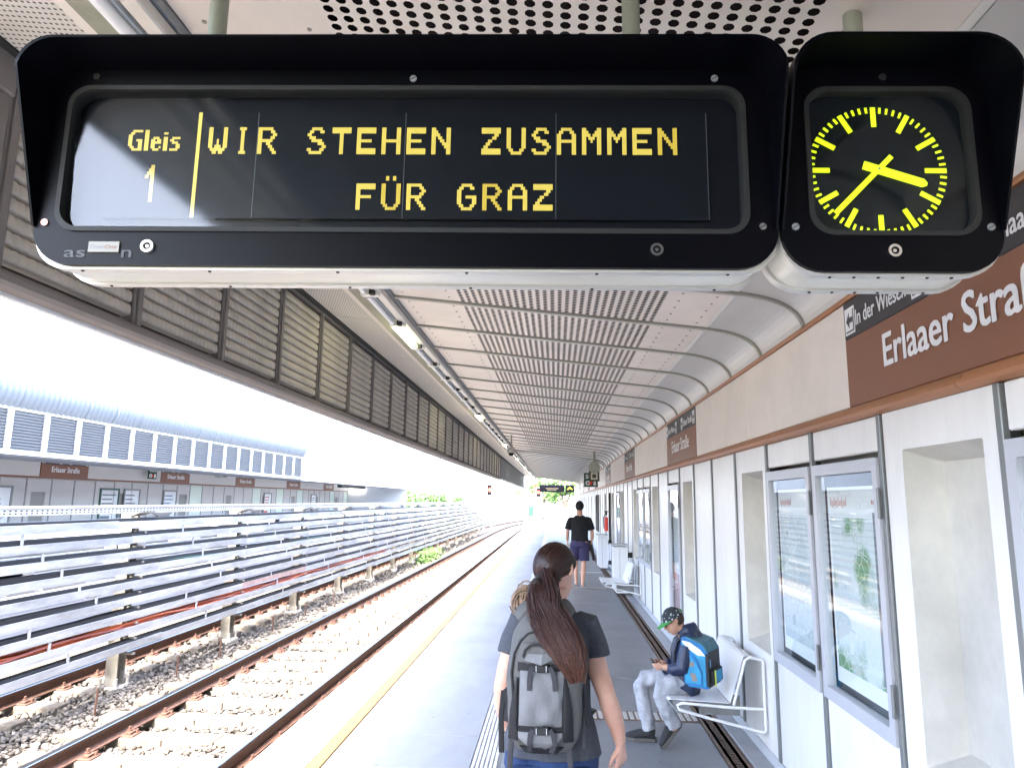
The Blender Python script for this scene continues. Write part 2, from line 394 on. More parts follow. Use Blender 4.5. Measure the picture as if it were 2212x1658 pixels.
def track(label, xc, y0, ns, rails, group, fast=True):
    t = thing("railway_track", label, "railway track", (xc, 0, RT-.145), group=group)
    for sx in rails: obj("rail", rail_mesh(xc+sx*.75, curve_x), [rust, railtop], t, sm=30)
    for i in range(ns):
        y = y0+i*.62; x = xc+curve_x(y)
        inst("sleeper", sleeper_me, (x, y, RT-.147), t, rz=-math.atan(.0054*max(0, y-50)))
        if fast and i < 60:
            for sx in (-1, 1): inst("fastener", fast_me, (x+sx*.75, y, RT-.150), t)
    return t
track("railway track with brown rails running beside the near platform edge", -3.5, 3.9, 110, (-1, 1), "railway tracks")
track("farther railway track mostly hidden behind the stacked cable trays", -6.75, 6.0, 62, (-1, 1), "railway tracks")
# bollard-like concrete block, bottom left, and cable drums at posts
o = obj("cable_pit_block", MB().cyl((-4.95, 6.15), .085, -.62, -.36, n=20), mat("ochre_clay", (.42,.26,.14), .85, var=.3, scale=20, bump=.3)); tag(o, "round ochre concrete stub standing in the ballast at the lower left", "concrete stub")

# ================= PLATFORM =================
def floor_mat(name, col, var, sc, rough, spots=0., streak=None):
    m = mat(name, col, rough, rnd=.05, grime=(.2,1.6,(1,.5,1)), var=var, scale=sc, bump=.06, bscale=200)
    return m
fl_left = mat("platform_slab_pale", (.32,.32,.33), .62, spots=.25, rnd=.10, grime=(.16,2.2,(1,.4,1)), var=.10, scale=1.6, bump=.12, bscale=180)
fl_edge = mat("platform_edge_stone", (.42,.40,.35), .7, spots=.2, rnd=.08, grime=(.22,3,(1,1,1)), var=.10, scale=3.5, bump=.12, bscale=120)
fl_dark = mat("platform_asphalt_grey", (.175,.18,.19), .38, spots=.35, rnd=.10, grime=(.34,1.7,(1,.6,1)), var=.22, scale=2.6, bump=.16, bscale=240)
fl_yel = mat("yellow_safety_line", (.50,.285,.06), .6, grime=(.4,9,(1,1,1)), var=.25, scale=7)
tact = mat("tactile_white_strip", (.72,.72,.71), .55, grime=(.35,4,(1,1,1)), var=.12, scale=9)
drainm = mat("drain_brown", (.13,.085,.06), .6, var=.35, scale=14, bump=.2)
kerbm = mat("wall_kerb_grey", (.33,.33,.34), .7, var=.15, scale=5)
Y0, Y1 = -6., 58.
pf = struct("platform", "grey station platform floor with white tactile strip and yellow line")
obj("slab_core", MB().box(XE+.03, 3.2, Y0, Y1, -.9, -.012), concrete, pf)
def floorpiece(name, x0, x1, y0, y1, z, m, g=.004, th=.03): return obj(name, MB().bbox(x0+g/2, x1-g/2, y0+g/2, y1-g/2, z-th, z, .002), m, pf)
def rep(name, x0, x1, step, z, m, start=Y0, g=.009, th=.03, off=0):
    mb = MB(); mb.bbox(x0+g/2, x1-g/2, g/2, step-g/2, -th, 0, .0025); me = mb.mesh(name, m)
    y = start+off
    while y < Y1-.1:
        inst(name, me, (0, y, z), pf); y += step
rep("edge_slab", XE, -1.67, 1.76, 0, fl_edge)
rep("edge_nosing", XE-.012, XE-.001, 1.76, -.02, mat("edge_nosing_dark", (.10,.10,.09), .6), th=.12)
rep("yellow_line", -1.668, -1.575, 3.52, .003, fl_yel, g=.0)
rep("floor_slab", -1.573, -.572, 3.52, 0, fl_left, off=1.1)
mb = MB()
for k in range(6): mb.bbox(-.566+k*.03, -.566+k*.03+.021, 0.003, 1.757, -.03, .004, .003)
me = mb.mesh("tactile_strip", tact); y = Y0
while y < Y1-1: inst("tactile_strip", me, (0, y, .0), pf); y += 1.76
obj("strip_bed", MB().box(-.572, -.38, Y0, Y1, -.035, -.004), midgrey, pf)
rep("floor_slab", -.378, 1.195, 2.64, 0, fl_dark, off=.4)
rep("kerb", 1.362, 1.5, 1.76, .012, kerbm)
mb = MB(); mb.box(1.20, 1.225, 0, 1.755, -.03, .001); mb.box(1.335, 1.36, 0, 1.755, -.03, .001); mb.box(1.225, 1.335, 0, 1.755, -.05, -.012)
for k in range(35): mb.box(1.255, 1.305, k*.05+.008, k*.05+.03, -.013, -.008)
me = mb.mesh("drain_channel", drainm); y = Y0
while y < Y1-1: inst("drain_channel", me, (0, y, .0), pf); y += 1.76
gm = mat("grating_steel", (.42,.40,.37), .5, metal=.3, var=.2, scale=20)
for gy in (6.3, 15.1, 23.9, 32.7):
    mb = MB(); mb.box(-.37, 1.19, gy-.13, gy+.13, .0015, .003); 
    mb.cur = 1
    for k in range(30): mb.bbox(-.36+k*.052, -.36+k*.052+.034, gy-.10, gy+.10, .003, .009, .002)
    obj("drain_grate", mb, [drainm, gm], pf)
obj("threshold_strip", MB().box(-.37, 1.19, 18.3, 18.42, .0015, .005), tact, pf)

# ================= RIGHT WALL =================
wall = thing("station_wall", "white panelled station wall with grey joint strips along the right side", "wall", (XW, 0, 0))
pw = MOD
def panel_me(z0, z1, m=creamw, nm="wall_panel"):
    return MB().bbox(XW, XW+.05, .022, pw-.022, z0, z1, .006).mesh(nm, m)
full = panel_me(.09, 2.195); upper = panel_me(2.03, 2.195); lower = panel_me(.09, .715); lowerc = panel_me(.09, .735)
fullw = full
def niche_me():
    mb = MB(); x0, x1 = XW, XW+.05; a, b, c, d = .12, .70, .74, 2.02   # recess y a..b, z c..d
    y0, y1 = .022, pw-.022
    out = rrect(y0, y1, .09, 2.195, .006, 6); inn = rrect(a, b, c, d, (.006,.006,.012,.012), 6)
    mb.ring(out, inn, x0, x1, 'x')
    inn2 = rrect(a+.09, b-.01, c+.06, d-.05, (.006,.006,.01,.01), 6)
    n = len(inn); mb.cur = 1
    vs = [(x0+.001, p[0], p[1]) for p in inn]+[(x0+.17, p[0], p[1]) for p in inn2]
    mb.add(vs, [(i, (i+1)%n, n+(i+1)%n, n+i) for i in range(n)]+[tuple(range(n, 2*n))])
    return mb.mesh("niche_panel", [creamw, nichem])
niche = niche_me()
strip = MB(); strip.bbox(XW-.012, XW+.02, -.012, .022, .09, 2.195, .003); strip.cur = 1; strip.box(XW+.012, XW+.04, -.022, .03, .09, 2.195)
strip_me = strip.mesh("joint_strip", [jointm, darkgap])
layout = {}   # module index -> kind
for i in range(-6, 63):
    layout[i] = 'N' if i % 3 == 0 else 'P'
for i in (1, 2, -1, -2, 10, 11, 25, 26): layout[i] = 'C'
layout[7] = 'T'; layout[19] = 'F'; layout[16] = 'T2'
for i in range(-6, 63):
    y = J0+i*MOD; k = layout[i]
    inst("joint_strip", strip_me, (0, y, 0), wall)
    if k == 'P': inst("wall_panel", full, (0, y, 0), wall)
    elif k == 'N': inst("niche_panel", niche, (0, y, 0), wall)
    elif k in ('C', 'F', 'T', 'T2'):
        inst("wall_panel", upper, (0, y, 0), wall)
        if k in ('C', 'F'): inst("wall_panel", lowerc if k == 'C' else lower, (0, y, 0), wall)
obj("wall_backing", MB().box(XW+.18, XW+.35, J0-6*MOD, J0+63*MOD, 0, 3.0), cream, wall)
obj("wall_side_backing", MB().box(XW+.046, XW+.056, J0-6*MOD, J0+1.0, .0, .09), darkgap, wall)
obj("skirting", MB().box(XW-.004, XW+.05, J0-6*MOD, J0+63*MOD, 0, .088), greyp, wall)
# copper moulding in 2.93 m lengths, band panels, top trim
prof = [(XW+.03,2.197),(XW-.012,2.197),(XW-.035,2.207),(XW-.045,2.222),(XW-.04,2.238),(XW-.02,2.244),(XW-.018,2.256),(XW-.008,2.266),(XW+.03,2.266)]
L = MOD*10/3
mold = MB().prism([(p[0], p[1]) for p in prof], 0, L-.004, 'y').mesh("copper_moulding", copper)
trim = MB().prism([(XW+.03,2.812),(XW-.014,2.812),(XW-.018,2.822),(XW-.014,2.838),(XW+.03,2.838)], 0, L-.004, 'y').mesh("copper_trim", copper)
y = 5.535-4*L; k = 0
while y < 57:
    inst("copper_moulding", mold, (0, y, 0), wall); inst("copper_trim", trim, (0, y, 0), wall); y += L
# band panels fill between signs
SG = [1.66+5.86*i for i in range(-1, 9)]; SL = 1.95
def band_piece(a, b):
    obj("band_panel", MB().bbox(XW, XW+.04, a+.003, b-.003, 2.27, 2.81, .003), cream, wall)
for i, s in enumerate(SG):
    e = s+SL; nx = SG[i+1] if i+1 < len(SG) else e+3.9
    mid = (e+nx)/2
    band_piece(e, mid); band_piece(mid, nx)

# ================= CANOPY CEILING =================
def cz(x): return 3.17-.112*x
ceil = struct("canopy_ceiling", "cream panelled canopy ceiling with a perforated centre band")
X0, XP0, XP1, X1 = -1.22, -.72, .72, 1.08
NP = 26
def flat_panel(x0, x1, m=cream, nm="ceiling_panel", th=.02):
    mb = MB(); g = .027
    mb.add([(x, yy, cz(x)+t) for t in (0, th) for (x, yy) in ((x0,g),(x1,g),(x1,MOD-g),(x0,MOD-g))], [(0,1,2,3),(7,6,5,4),(0,4,5,1),(1,5,6,2),(2,6,7,3),(3,7,4,0)])
    mb.cur = 1
    for sx in (x0+.08, x1-.07):
        for q in range(5):
            yy = .12+q*.16; mb.cyl((sx, yy), .008, cz(sx)-.003, cz(sx)+.002, n=8)
    return mb.mesh(nm, [m, mat("screw_head", (.25,.24,.22), .4, metal=.5)])
pL, pR = flat_panel(X0, XP0), flat_panel(XP1, X1)
darkc = mat('added_ceiling_dark', (.06,.06,.065), .7); pDark = flat_panel(X0, X1, darkc)  # dark tone added out of view so the display glass mirrors little light
def perf_panel():
    """sheet with real round holes"""
    mb = MB(); nx, ny = 28, 20; w = (XP1-XP0)/nx; g = .027; h = (MOD-2*g)/ny; r = .0168; K = 8
    ca = [(math.cos(R(45*k+22.5)), math.sin(R(45*k+22.5))) for k in range(K)]
    corners = [(1,.414),(.414,1),(-.414,1),(-1,.414),(-1,-.414),(-.414,-1),(.414,-1),(1,-.414)]
    for i in range(nx):
        for j in range(ny):
            cx = XP0+(i+.5)*w; cy = g+(j+.5)*h
            if i in (3, 9, 18, 24) and False: continue
            vs = []; 
            for (px, py) in corners: x = cx+px*w/2; vs.append((x, cy+py*h/2, cz(x)))
            for (c, s_) in ca: x = cx+c*r; vs.append((x, cy+s_*r, cz(x)))
            for (c, s_) in ca: x = cx+c*r; vs.append((x, cy+s_*r, cz(x)+.0008))
            fs = [(k, (k+1)%8, 8+(k+1)%8, 8+k) for k in range(8)]+[(8+k, 8+(k+1)%8, 16+(k+1)%8, 16+k) for k in range(8)]
            # corner triangles
            for (a, b, sx, sy) in ((0,1,1,1),(2,3,-1,1),(4,5,-1,-1),(6,7,1,-1)):
                x = cx+sx*w/2; vs.append((x, cy+sy*h/2, cz(x))); fs.append((a, b, len(vs)-1))
            mb.add(vs, fs)
    me = bpy.data.meshes.new("perforated_panel"); me.from_pydata(mb.v, [], mb.f); me.materials.append(cream); me.update(); return me
perf = perf_panel()
# rib: follows ceiling and cove
NC = 12
def cove_pts():
    """from (X1, cz) sweeping down to (XW-.01, 2.84)"""
    p0 = Vector((X1, cz(X1))); p3 = Vector((XW-.012, 2.838)); p1 = p0+Vector((.22, -.026)); p2 = p3+Vector((-.03, .13))
    return [((1-t)**3*p0+3*t*(1-t)**2*p1+3*t*t*(1-t)*p2+t**3*p3) for t in [i/NC for i in range(NC+1)]]
CV = cove_pts()
def cove_me():
    mb = MB(); g = .026; n = len(CV); pts = [Vector((X1+.035, cz(X1+.035)))]+[p for p in CV if p.x > X1+.04]
    n = len(pts); vs = [(p.x, g, p.y) for p in pts]+[(p.x, MOD-g, p.y) for p in pts]
    mb.add(vs, [(i, i+1, n+i+1, n+i) for i in range(n-1)]); 
    vs = [(X1, g, cz(X1)-.0), (X1+.035, g, cz(X1+.035)), (X1+.035, MOD-g, cz(X1+.035)), (X1, MOD-g, cz(X1))]
    return mb.mesh("cove_panel", alu)
cove = cove_me()
joint = MB().prism([(X1+.002, cz(X1)+.001), (X1+.033, cz(X1+.033)+.001), (X1+.033, cz(X1)+.01), (X1+.002, cz(X1)+.012)], .018, MOD-.018, 'y').mesh("joint_cover", mat("joint_cover_white", (.75,.73,.68), .4))
def rib_me(covep=True):
    mb = MB(); line = [Vector((x, cz(x))) for x in (-1.22, -.4, .4, X1)]+(CV[1:] if covep else [])
    n = len(line); off = []
    for i, p in enumerate(line):
        t = (line[min(i+1, n-1)]-line[max(i-1, 0)]).normalized(); nrm = Vector((t.y, -t.x)); nrm = nrm if nrm.y < 0 or nrm.x < 0 else -nrm
        off.append(nrm)
    for (w0, d0, d1, mi) in ((.020, -.01, .014, 0), (.008, .012, .022, 1), (.034, -.008, -.004, 2)):
        mb.cur = mi; vs = []
        for p, q in zip(line, off):
            a = p+q*d0; b = p+q*d1
            vs += [(a.x, -w0, a.y), (a.x, w0, a.y), (b.x, w0, b.y), (b.x, -w0, b.y)]
        fs = [(4*i+k, 4*i+(k+1)%4, 4*i+4+(k+1)%4, 4*i+4+k) for i in range(n-1) for k in range(4)]+[(0,1,2,3),(4*n-1,4*n-2,4*n-3,4*n-4)]
        mb.add(vs, fs)
    return mb.mesh("rib", [ribm, alu, darkgap])
rib = rib_me()
YC0 = 5.04-13*MOD
for i in range(0, 32):
    y = YC0+i*MOD
    if y > 24.5: break
    if y+MOD < 1.6:      # unseen dark ceiling behind the camera, added to darken the glass reflections
        inst("ceiling_panel", pDark, (0, y, 0), ceil); inst("cove_panel", cove, (0, y, 0), ceil); continue
    inst("rib", rib, (0, y, 0), ceil); inst("ceiling_panel", pL, (0, y, 0), ceil); inst("ceiling_panel", pR, (0, y, 0), ceil)
    inst("perforated_panel", perf, (0, y, 0), ceil); inst("cove_panel", cove, (0, y, 0), ceil); inst("joint_cover", joint, (0, y, 0), ceil)
YCE = y
while y < 46:
    inst("rib", rib, (0, y, 0), ceil)
    if 'pM' not in globals(): pM = flat_panel(X0, X1, mat("plain_ceiling", (.50,.50,.48), .4, var=.05, scale=2))
    inst("ceiling_panel", pM, (0, y, 0), ceil); inst("cove_panel", cove, (0, y, 0), ceil); inst("joint_cover", joint, (0, y, 0), ceil); y += MOD
YCF = y
# cavity and roof over everything
cav = mat("cavity_dark", (.022,.013,.012), .95)
obj("ceiling_cavity", MB().box(-.9, .9, YC0, YCE, 3.42, 3.45), cav, ceil)
obj("cavity_side", MB().box(-.92, -.9, YC0, YCE, cz(-.9)+.03, 3.45), cav, ceil); obj("cavity_side", MB().box(.9, .92, YC0, YCE, cz(.9)+.03, 3.45), cav, ceil)
obj("canopy_roof", MB().prism([(-2.16,3.54),(-2.16,3.62),(1.9,3.6),(2.3,3.2),(2.3,2.6),(1.86,2.6),(1.86,3.2),(1.7,3.5)], YC0, YCF, 'y'), whitep, ceil)
# soffit left of lamps, perforated sheet
soff = mat("perforated_soffit", (.62,.58,.52), .5)
n_, l_ = NT(soff); tc = n_.new("ShaderNodeTexCoord"); sp = n_.new("ShaderNodeSeparateXYZ"); l_.new(tc.outputs["Object"], sp.inputs[0])
def mth(op, a, b=None):
    q = n_.new("ShaderNodeMath"); q.operation = op
    for i, v in enumerate((a, b)):
        if v is None: continue
        if isinstance(v, (int, float)): q.inputs[i].default_value = v
        else: l_.new(v, q.inputs[i])
    return q.outputs[0]
ux = mth('MULTIPLY', sp.outputs[0], 1/.021); vy = mth('MULTIPLY', sp.outputs[1], 1/.026)
row = mth('FLOOR', vy); par = mth('MULTIPLY', mth('MODULO', mth('ABSOLUTE', row), 2), .5); ux2 = mth('ADD', ux, par)
fx = mth('SUBTRACT', mth('FRACT', ux2), .5); fy = mth('SUBTRACT', mth('FRACT', vy), .5)
dd = mth('ADD', mth('MULTIPLY', mth('MULTIPLY', fx, fx), 14.), mth('MULTIPLY', mth('MULTIPLY', fy, fy), 26.))
hole = mth('LESS_THAN', dd, 1.05)
mxh = n_.new("ShaderNodeMix"); mxh.data_type = 'RGBA'; mxh.inputs[6].default_value = (.60,.565,.51,1); mxh.inputs[7].default_value = (.07,.06,.055,1)
l_.new(hole, mxh.inputs[0]); l_.new(mxh.outputs[2], n_["Principled BSDF"].inputs["Base Color"])
sx0, sx1 = -1.98, -1.60
mb = MB(); mb.add([(x, yy, cz(x)+t) for t in (0, .02) for (x, yy) in ((sx0,.006),(sx1,.006),(sx1,MOD*2-.006),(sx0,MOD*2-.006))], [(0,1,2,3),(7,6,5,4),(0,4,5,1),(1,5,6,2),(2,6,7,3),(3,7,4,0)])
sof_me = mb.mesh("soffit_panel", soff); y = YC0
while y < YCF-.5: inst("soffit_panel", sof_me, (0, y, 0), ceil); y += MOD*2
def long(name, poly, m, y0=YC0, y1=None, par=ceil): return obj(name, MB().prism(poly, y0, y1 or YCF, 'y'), m, par)
z_ = cz(-1.55)
long("edge_strip", [(-1.60,cz(-1.6)-.02),(-1.60,cz(-1.6)+.02),(-1.535,z_+.02),(-1.535,z_-.025)], cream)
long("cable_channel", [(-1.532,3.30),(-1.425,3.285),(-1.425,3.36),(-1.532,3.37)], mat("channel_olive_grey", (.29,.29,.22), .5, var=.2, scale=6))
long("channel_cover", [(-1.423,3.265),(-1.40,3.262),(-1.40,3.36),(-1.423,3.36)], alu)
long("lamp_backing", [(-1.398,3.30),(-1.225,3.275),(-1.225,3.36),(-1.398,3.37)], midgrey)
long("edge_gap", [(-2.07,3.40),(-1.985,3.385),(-1.985,3.45),(-2.07,3.46)], darkgap)

# fluorescent lamps
lit = mat("tube_lit", (.9,.9,.6), .3, emit=(1,.98,.58), estr=.8)
unlit = mat("tube_unlit", (.80,.80,.80), .12)
def lamp(lbl, on):
    t = thing("fluorescent_lamp", lbl, "lamp", (-1.32, 0, 3.26), group="fluorescent lamps in a line under the canopy")
    obj("housing", MB().bbox(-1.375, -1.325+.0, .0, .87, 3.235, 3.298, .005), whitep, t)
    obj("reflector", MB().bbox(-1.30, -1.24, .0, .87, 3.225, 3.275, .006), alu, t)
    obj("lamp_tube", MB().tube([(-1.345,.07,3.212),(-1.345,.82,3.212)], .022 if not on else .03, n=12), lit if on else unlit, t, sm=True)
    obj("lamp_holder", MB().bbox(-1.38, -1.25, -.0, .06, 3.195, 3.24, .006), mat("holder_plastic", (.70,.69,.64), .4), t)
    obj("end_bracket", MB().bbox(-1.31, -1.27, .83, .868, 3.19, 3.235, .005), blackrough, t)
    return t
LON = lamp("lit yellow-green fluorescent lamp nearest the big display, in the ceiling row", True); LOFF = lamp("unlit white fluorescent tube in the row under the canopy, between lit lamps", False)
ORD = ['first','second','third','fourth','fifth','sixth']; first = [True, True]
for i in range(-8, 48):
    y = 5.52+i*MOD*.985; on = (i % 7 == 0 and i >= 0)
    if y > YCF-1: break
    o = (LON if on else LOFF); k = 0 if on else 1
    n_th = i//7
    if first[k]: first[k] = False; o.location = (-1.32, y, 3.26); q = o
    else: q = dup(o, (-1.32, y, 3.26), None)
    if not on: q['label'] = ('unlit tube lamp above the big display, %s one back from the first lit lamp' % (ORD+['seventh','eighth'])[-i-1] if i < 0 else 'unlit tube lamp, %s one after the %s lit lamp in the ceiling row' % (ORD[i%7-1], (ORD+['seventh','eighth'])[n_th]))
    if on: q['label'] = {0: "lit yellow fluorescent lamp nearest the camera in the ceiling row", 1: "second lit yellow lamp along the ceiling row", 2: "third lit yellow lamp far along the ceiling row"}.get(n_th, "%s lit yellow lamp of the ceiling row, far in the distance" % (ORD[n_th] if 0 <= n_th < 6 else 'seventh'))

hall = thing("added_dark_wall", "unseen dark wall behind the camera, added to darken the display glass reflections", "wall", (-.3, -6.6, 0))  # added out of view so the display glass reflects dark
obj("dark_wall_face", MB().box(-2.2, 1.9, -6.8, -6.6, 0, 3.6), mat("added_wall_dark", (.035,.04,.05), .5), hall)
for k in range(6): obj("dark_wall_bar", MB().box(-2.0+k*.72, -1.95+k*.72, -6.6, -6.55, 0, 3.3), midgrey, hall)
# ================= NEAR LOUVRE FASCIA =================
XL = -2.08
fas = thing("louvre_fascia", "long taupe slatted louvre fascia hanging over the near platform edge", "louvre fascia", (XL, 0, 2.55))
def slat_me(nm, w, xs=XL, m=louv, pitch=.044, amp=.008, sgn=1):
    """scalloped sheet-metal slat; sgn=+1 faces +x"""
    n = int(round(w/pitch))*6; pitch = w/(n/6); mb = MB(); prof = [(-.030,.047),(.001,.043),(.007,.032),(.008,.012),(.007,-.004),(.000,-.010),(-.034,-.014)]
    K = len(prof); vs = []
    for i in range(n+1):
        yy = w*i/n; ph = abs(math.sin(math.pi*(yy/pitch)))
        for k, (dx, dz) in enumerate(prof):
            s = (amp*ph**.5 if k not in (0,6) else 0); vs.append((xs+sgn*(dx+s), yy, dz))
    mb.add(vs, [(i*K+k, (i+1)*K+k, (i+1)*K+k+1, i*K+k+1) for i in range(n) for k in range(K-1)])
    me = mb.mesh(nm, m); me.polygons.foreach_set("use_smooth", [True]*len(me.polygons)); return me
sl_me = slat_me("slat", MOD-.075)
PY0 = 3.20-1*MOD; NSL = 11
post_me = MB().bbox(XL-.05, XL+.022, -.035, .035, 2.60, 3.385, .004).add([], []).bbox(XL+.022, XL+.034, -.018, .018, 2.60, 3.385, .003).mesh("louvre_post", louvf)
stuffmb = MB()
i = 0; y = PY0
while y < 25.3:
    inst("louvre_post", post_me, (0, y, 0), fas)
    if True:
        for k in range(NSL): inst("slat", sl_me, (0, y+.037, 2.655+k*.066), fas)
    else:
        for k in range(NSL): stuffmb.box(XL-.01, XL+.01, y+.037, y+MOD-.038, 2.635+k*.066, 2.69+k*.066)
    y += MOD; i += 1
YLE = y
inst("louvre_post", post_me, (0, y, 0), fas)
obj("end_post", MB().bbox(XL-.06, XL+.03, PY0-.16, PY0-.04, 2.55, 3.43, .004).bbox(XL+.03, XL+.036, PY0-.12, PY0-.10, 2.6, 3.4, .001).bbox(XL-.06, XL+.05, PY0-.45, PY0-.04, 3.25, 3.42, .006), louvf, fas)
prof = [(XL-.055,2.545),(XL+.03,2.545),(XL+.045,2.56),(XL+.045,2.585),(XL+.028,2.605),(XL-.055,2.605)]
obj("bottom_rail", MB().prism(prof, PY0-.1, YLE+.04, 'y'), louvf, fas)
obj("drip_edge", MB().prism([(XL-.07,2.53),(XL-.04,2.53),(XL-.04,2.548),(XL-.07,2.548)], PY0-.1, YLE+.04, 'y'), whitep, fas)
obj("top_rail", MB().box(XL-.05, XL+.03, PY0-.1, YLE+.04, 3.385, 3.43), louvf, fas)
obj("outer_skin", MB().box(XL-.105, XL-.095, PY0-.1, YLE, 2.60, 3.6), mat("skin_dark", (.07,.065,.06), .8), fas)
# plain ribbed continuation
fa2 = thing("plain_fascia", "light grey ribbed metal fascia continuing beyond the far end of the louvres", "fascia", (XL, YLE, 2.55))
mb = MB(); mb.box(XL-.03, XL+.0, YLE+.06, YCF, 2.60, 3.42); obj("backing_sheet", mb, greyp, fa2)
rm = MB().box(XL, XL+.02, 0, .10, 2.62, 3.40).mesh("ribbed_panel", mat("fascia_grey", (.30,.30,.30), .5, var=.06)); y = YLE+.1
while y < YCF-.2: inst("ribbed_panel", rm, (0, y, 0), fa2); y += .44
obj("bottom_rail", MB().box(XL-.04, XL+.03, YLE+.06, YCF, 2.555, 2.60), whitep, fa2)

# ================= CABLE RACK between tracks =================
XR = -5.2
TZ = [1.473-.184*i for i in range(9)]      # tray tops
rack = thing("cable_tray_rack", "tall rack of stacked white cable trays on posts between the two tracks", "cable rack", (XR, 0, -.6))
pm = MB(); pm.bbox(XR-.30, XR-.15, -.085, -.065, -.60, 1.60, .002); pm.bbox(XR-.30, XR-.15, .065, .085, -.60, 1.60, .002); pm.bbox(XR-.235, XR-.220, -.065, .065, -.60, 1.60, .002)
for z in TZ: pm.bbox(XR-.17, XR+.0, -.02, .02, z-.16, z-.135, .003)
pm.prism([(XR-.17, 1.52), (XR+.02, 1.585), (XR-.17, 1.585)], -.15, .15, 'y')
post_m = pm.mesh("rack_post", postm)
bm_ = MB(); bm_.bbox(XR-.37, XR-.09, -.16, .16, -.62, -.52, .02)
for sx in (-.33, -.13):
    for sy in (-.12, .12): bm_.cyl((XR+sx, sy), .022, -.52, -.42, n=8)
base_m = bm_.mesh("post_base", concrete)
tm = MB()
tm.bbox(XR-.015, XR+.0, .006, 2.994, -.088, 0, .002); tm.bbox(XR-.13, XR-.015, .004, 2.996, -.088, -.082, .001); tm.bbox(XR-.14, XR-.13, .006, 2.994, -.088, -.03, .001)
tray_m = tm.mesh("cable_tray", galv)
tray_pink = tm.mesh("cable_tray", mat("tray_pink_stained", (.50,.36,.34), .6, var=.3, scale=6))
tm = MB(); tm.bbox(XR-.11, XR-.012, .01, 2.99, -.03, .020, .006); cables_shade_m = tm.mesh("tray_cables_shade", mat('cables_and_shade_black', (.012,.013,.016), .6, bump=.4, bscale=30, stretch=(8,.4,8)))  # black strip: cable bundle plus the painted shade inside the tray
gs_m = MB().prism([(.12,1.60),(.80,1.60),(.46,1.47)], XR-.10, XR-.06, 'x').mesh('gusset_plate', midgrey)
tm = MB(); tm.bbox(XR-.018, XR-.004, -.018, .018, -.105, .0, .003); brk_m = tm.mesh("tray_bracket", galv)
bm2 = MB(); bm2.bbox(XR-.02, XR+.02, .004, 2.996, 0, .022, .003); bm2.bbox(XR-.012, XR+.004, .004, 2.996, -.07, 0, .002)
bm2.cur = 1
for k in range(42):
    for zz in (-.022, -.048): bm2.box(XR+.004, XR+.0055, .03+k*.071, .055+k*.071, zz-.006, zz+.006)
beam_m = bm2.mesh("top_beam", [mat("beam_white", (.70,.72,.74), .4, var=.08), darkgap])
ngl = -1
for s in range(-1, 17):
    y = 5.75+s*2.98
    inst("rack_post", post_m, (0, y, 0), rack); inst("post_base", base_m, (0, y, 0), rack)
    inst("top_beam", beam_m, (0, y, 1.64), rack); inst("gusset_plate", gs_m, (0, y, 0), rack)
    for k, z in enumerate(TZ):
        inst("cable_tray", tray_pink if (k == 6 and s == 2) else tray_m, (rng.normal()*.004, y+((k*.31) % 1.3-.6), z+rng.normal()*.003), rack)
        if k != 7: inst("tray_cables_shade", cables_shade_m, (0, y+((k*.31) % 1.3-.6), z+.014+(.0,.012,.004,.018)[k%4]+rng.normal()*.002), rack)
        if s < 12 and k < 8: inst("tray_bracket", brk_m, (0, y+1.5+((k*.31) % 1.3-.6), z-.088), rack)
# tray covers on the far side of posts (a second face of trays)
tm = MB()
for z in TZ[::1]: tm.bbox(XR-.47, XR-.455, -2, 50, z-.17, z-.09, .002); tm.bbox(XR-.455, XR-.33, -2, 50, z-.17, z-.165, .001)
obj("rear_trays", tm, galv, rack)
tm = MB()
for q in range(40):
    for z in TZ[:8]:
        if rng.random() < .35: y = rng.random()*40; tm.bbox(XR-.44, XR-.3, y, y+.25+rng.random()*.5, z-.165, z-.115, .004)
o = obj("junction_covers", tm, whitep, rack); o['kind'] = 'stuff'
def cable_run(name, k, cols, r, n, sag=.02, dz=-.0, y0=-2, y1=50, lab=None):
    for ci, m in enumerate(cols):
        mb = MB()
        for q in range(n):
            ph = rng.random()*6; x = XR-.11+.09*rng.random(); zb = TZ[k]-.082+r+.02*rng.random()
            pts = [(x+.01*math.sin(y*1.3+ph), y, zb+dz+sag*.5*(1+math.sin(y*2.1+ph))) for y in np.arange(y0, y1, .25)]
            mb.tube(pts, r, n=5, cap=False)
        o = obj(name, mb, m, rack, sm=True)
orange = mat("orange_cable", (.62,.14,.045), .5); redc = mat("red_cable", (.30,.07,.035), .5)
cable_run("power_cable", 7, [orange, redc, orange], .013, 6, sag=.06, dz=.050, y1=22); cable_run("power_cable", 8, [rubber], .016, 6, sag=.03, dz=.045)
cable_run("power_cable", 6, [rubber], .014, 6, sag=.05, dz=.04); cable_run("power_cable", 4, [mat("blue_cable", (.02,.12,.30), .5)], .013, 4, sag=.02, dz=.045)
cable_run("power_cable", 3, [mat("green_cable", (.02,.10,.07), .5)], .013, 4, sag=.02, dz=.05); cable_run("power_cable", 1, [rubber], .012, 4, sag=.02, dz=.045); cable_run("power_cable", 2, [rubber], .012, 4, sag=.02, dz=.045); cable_run("power_cable", 5, [rubber], .014, 4, sag=.02, dz=.045); cable_run("power_cable", 0, [rubber], .011, 4, sag=.02, dz=.045)
# curved far section
tm = MB()
for z in [1.64]+TZ:
    pts = [(XR+curve_x(y)*1.15, y, z-.045-.0004*(y-55)**1.6) for y in range(56, 96, 3)]
    tm.tube(pts, [(.035,.012)]*len(pts), n=4, side=(0,0,1))
obj("curved_trays", tm, galv, rack)
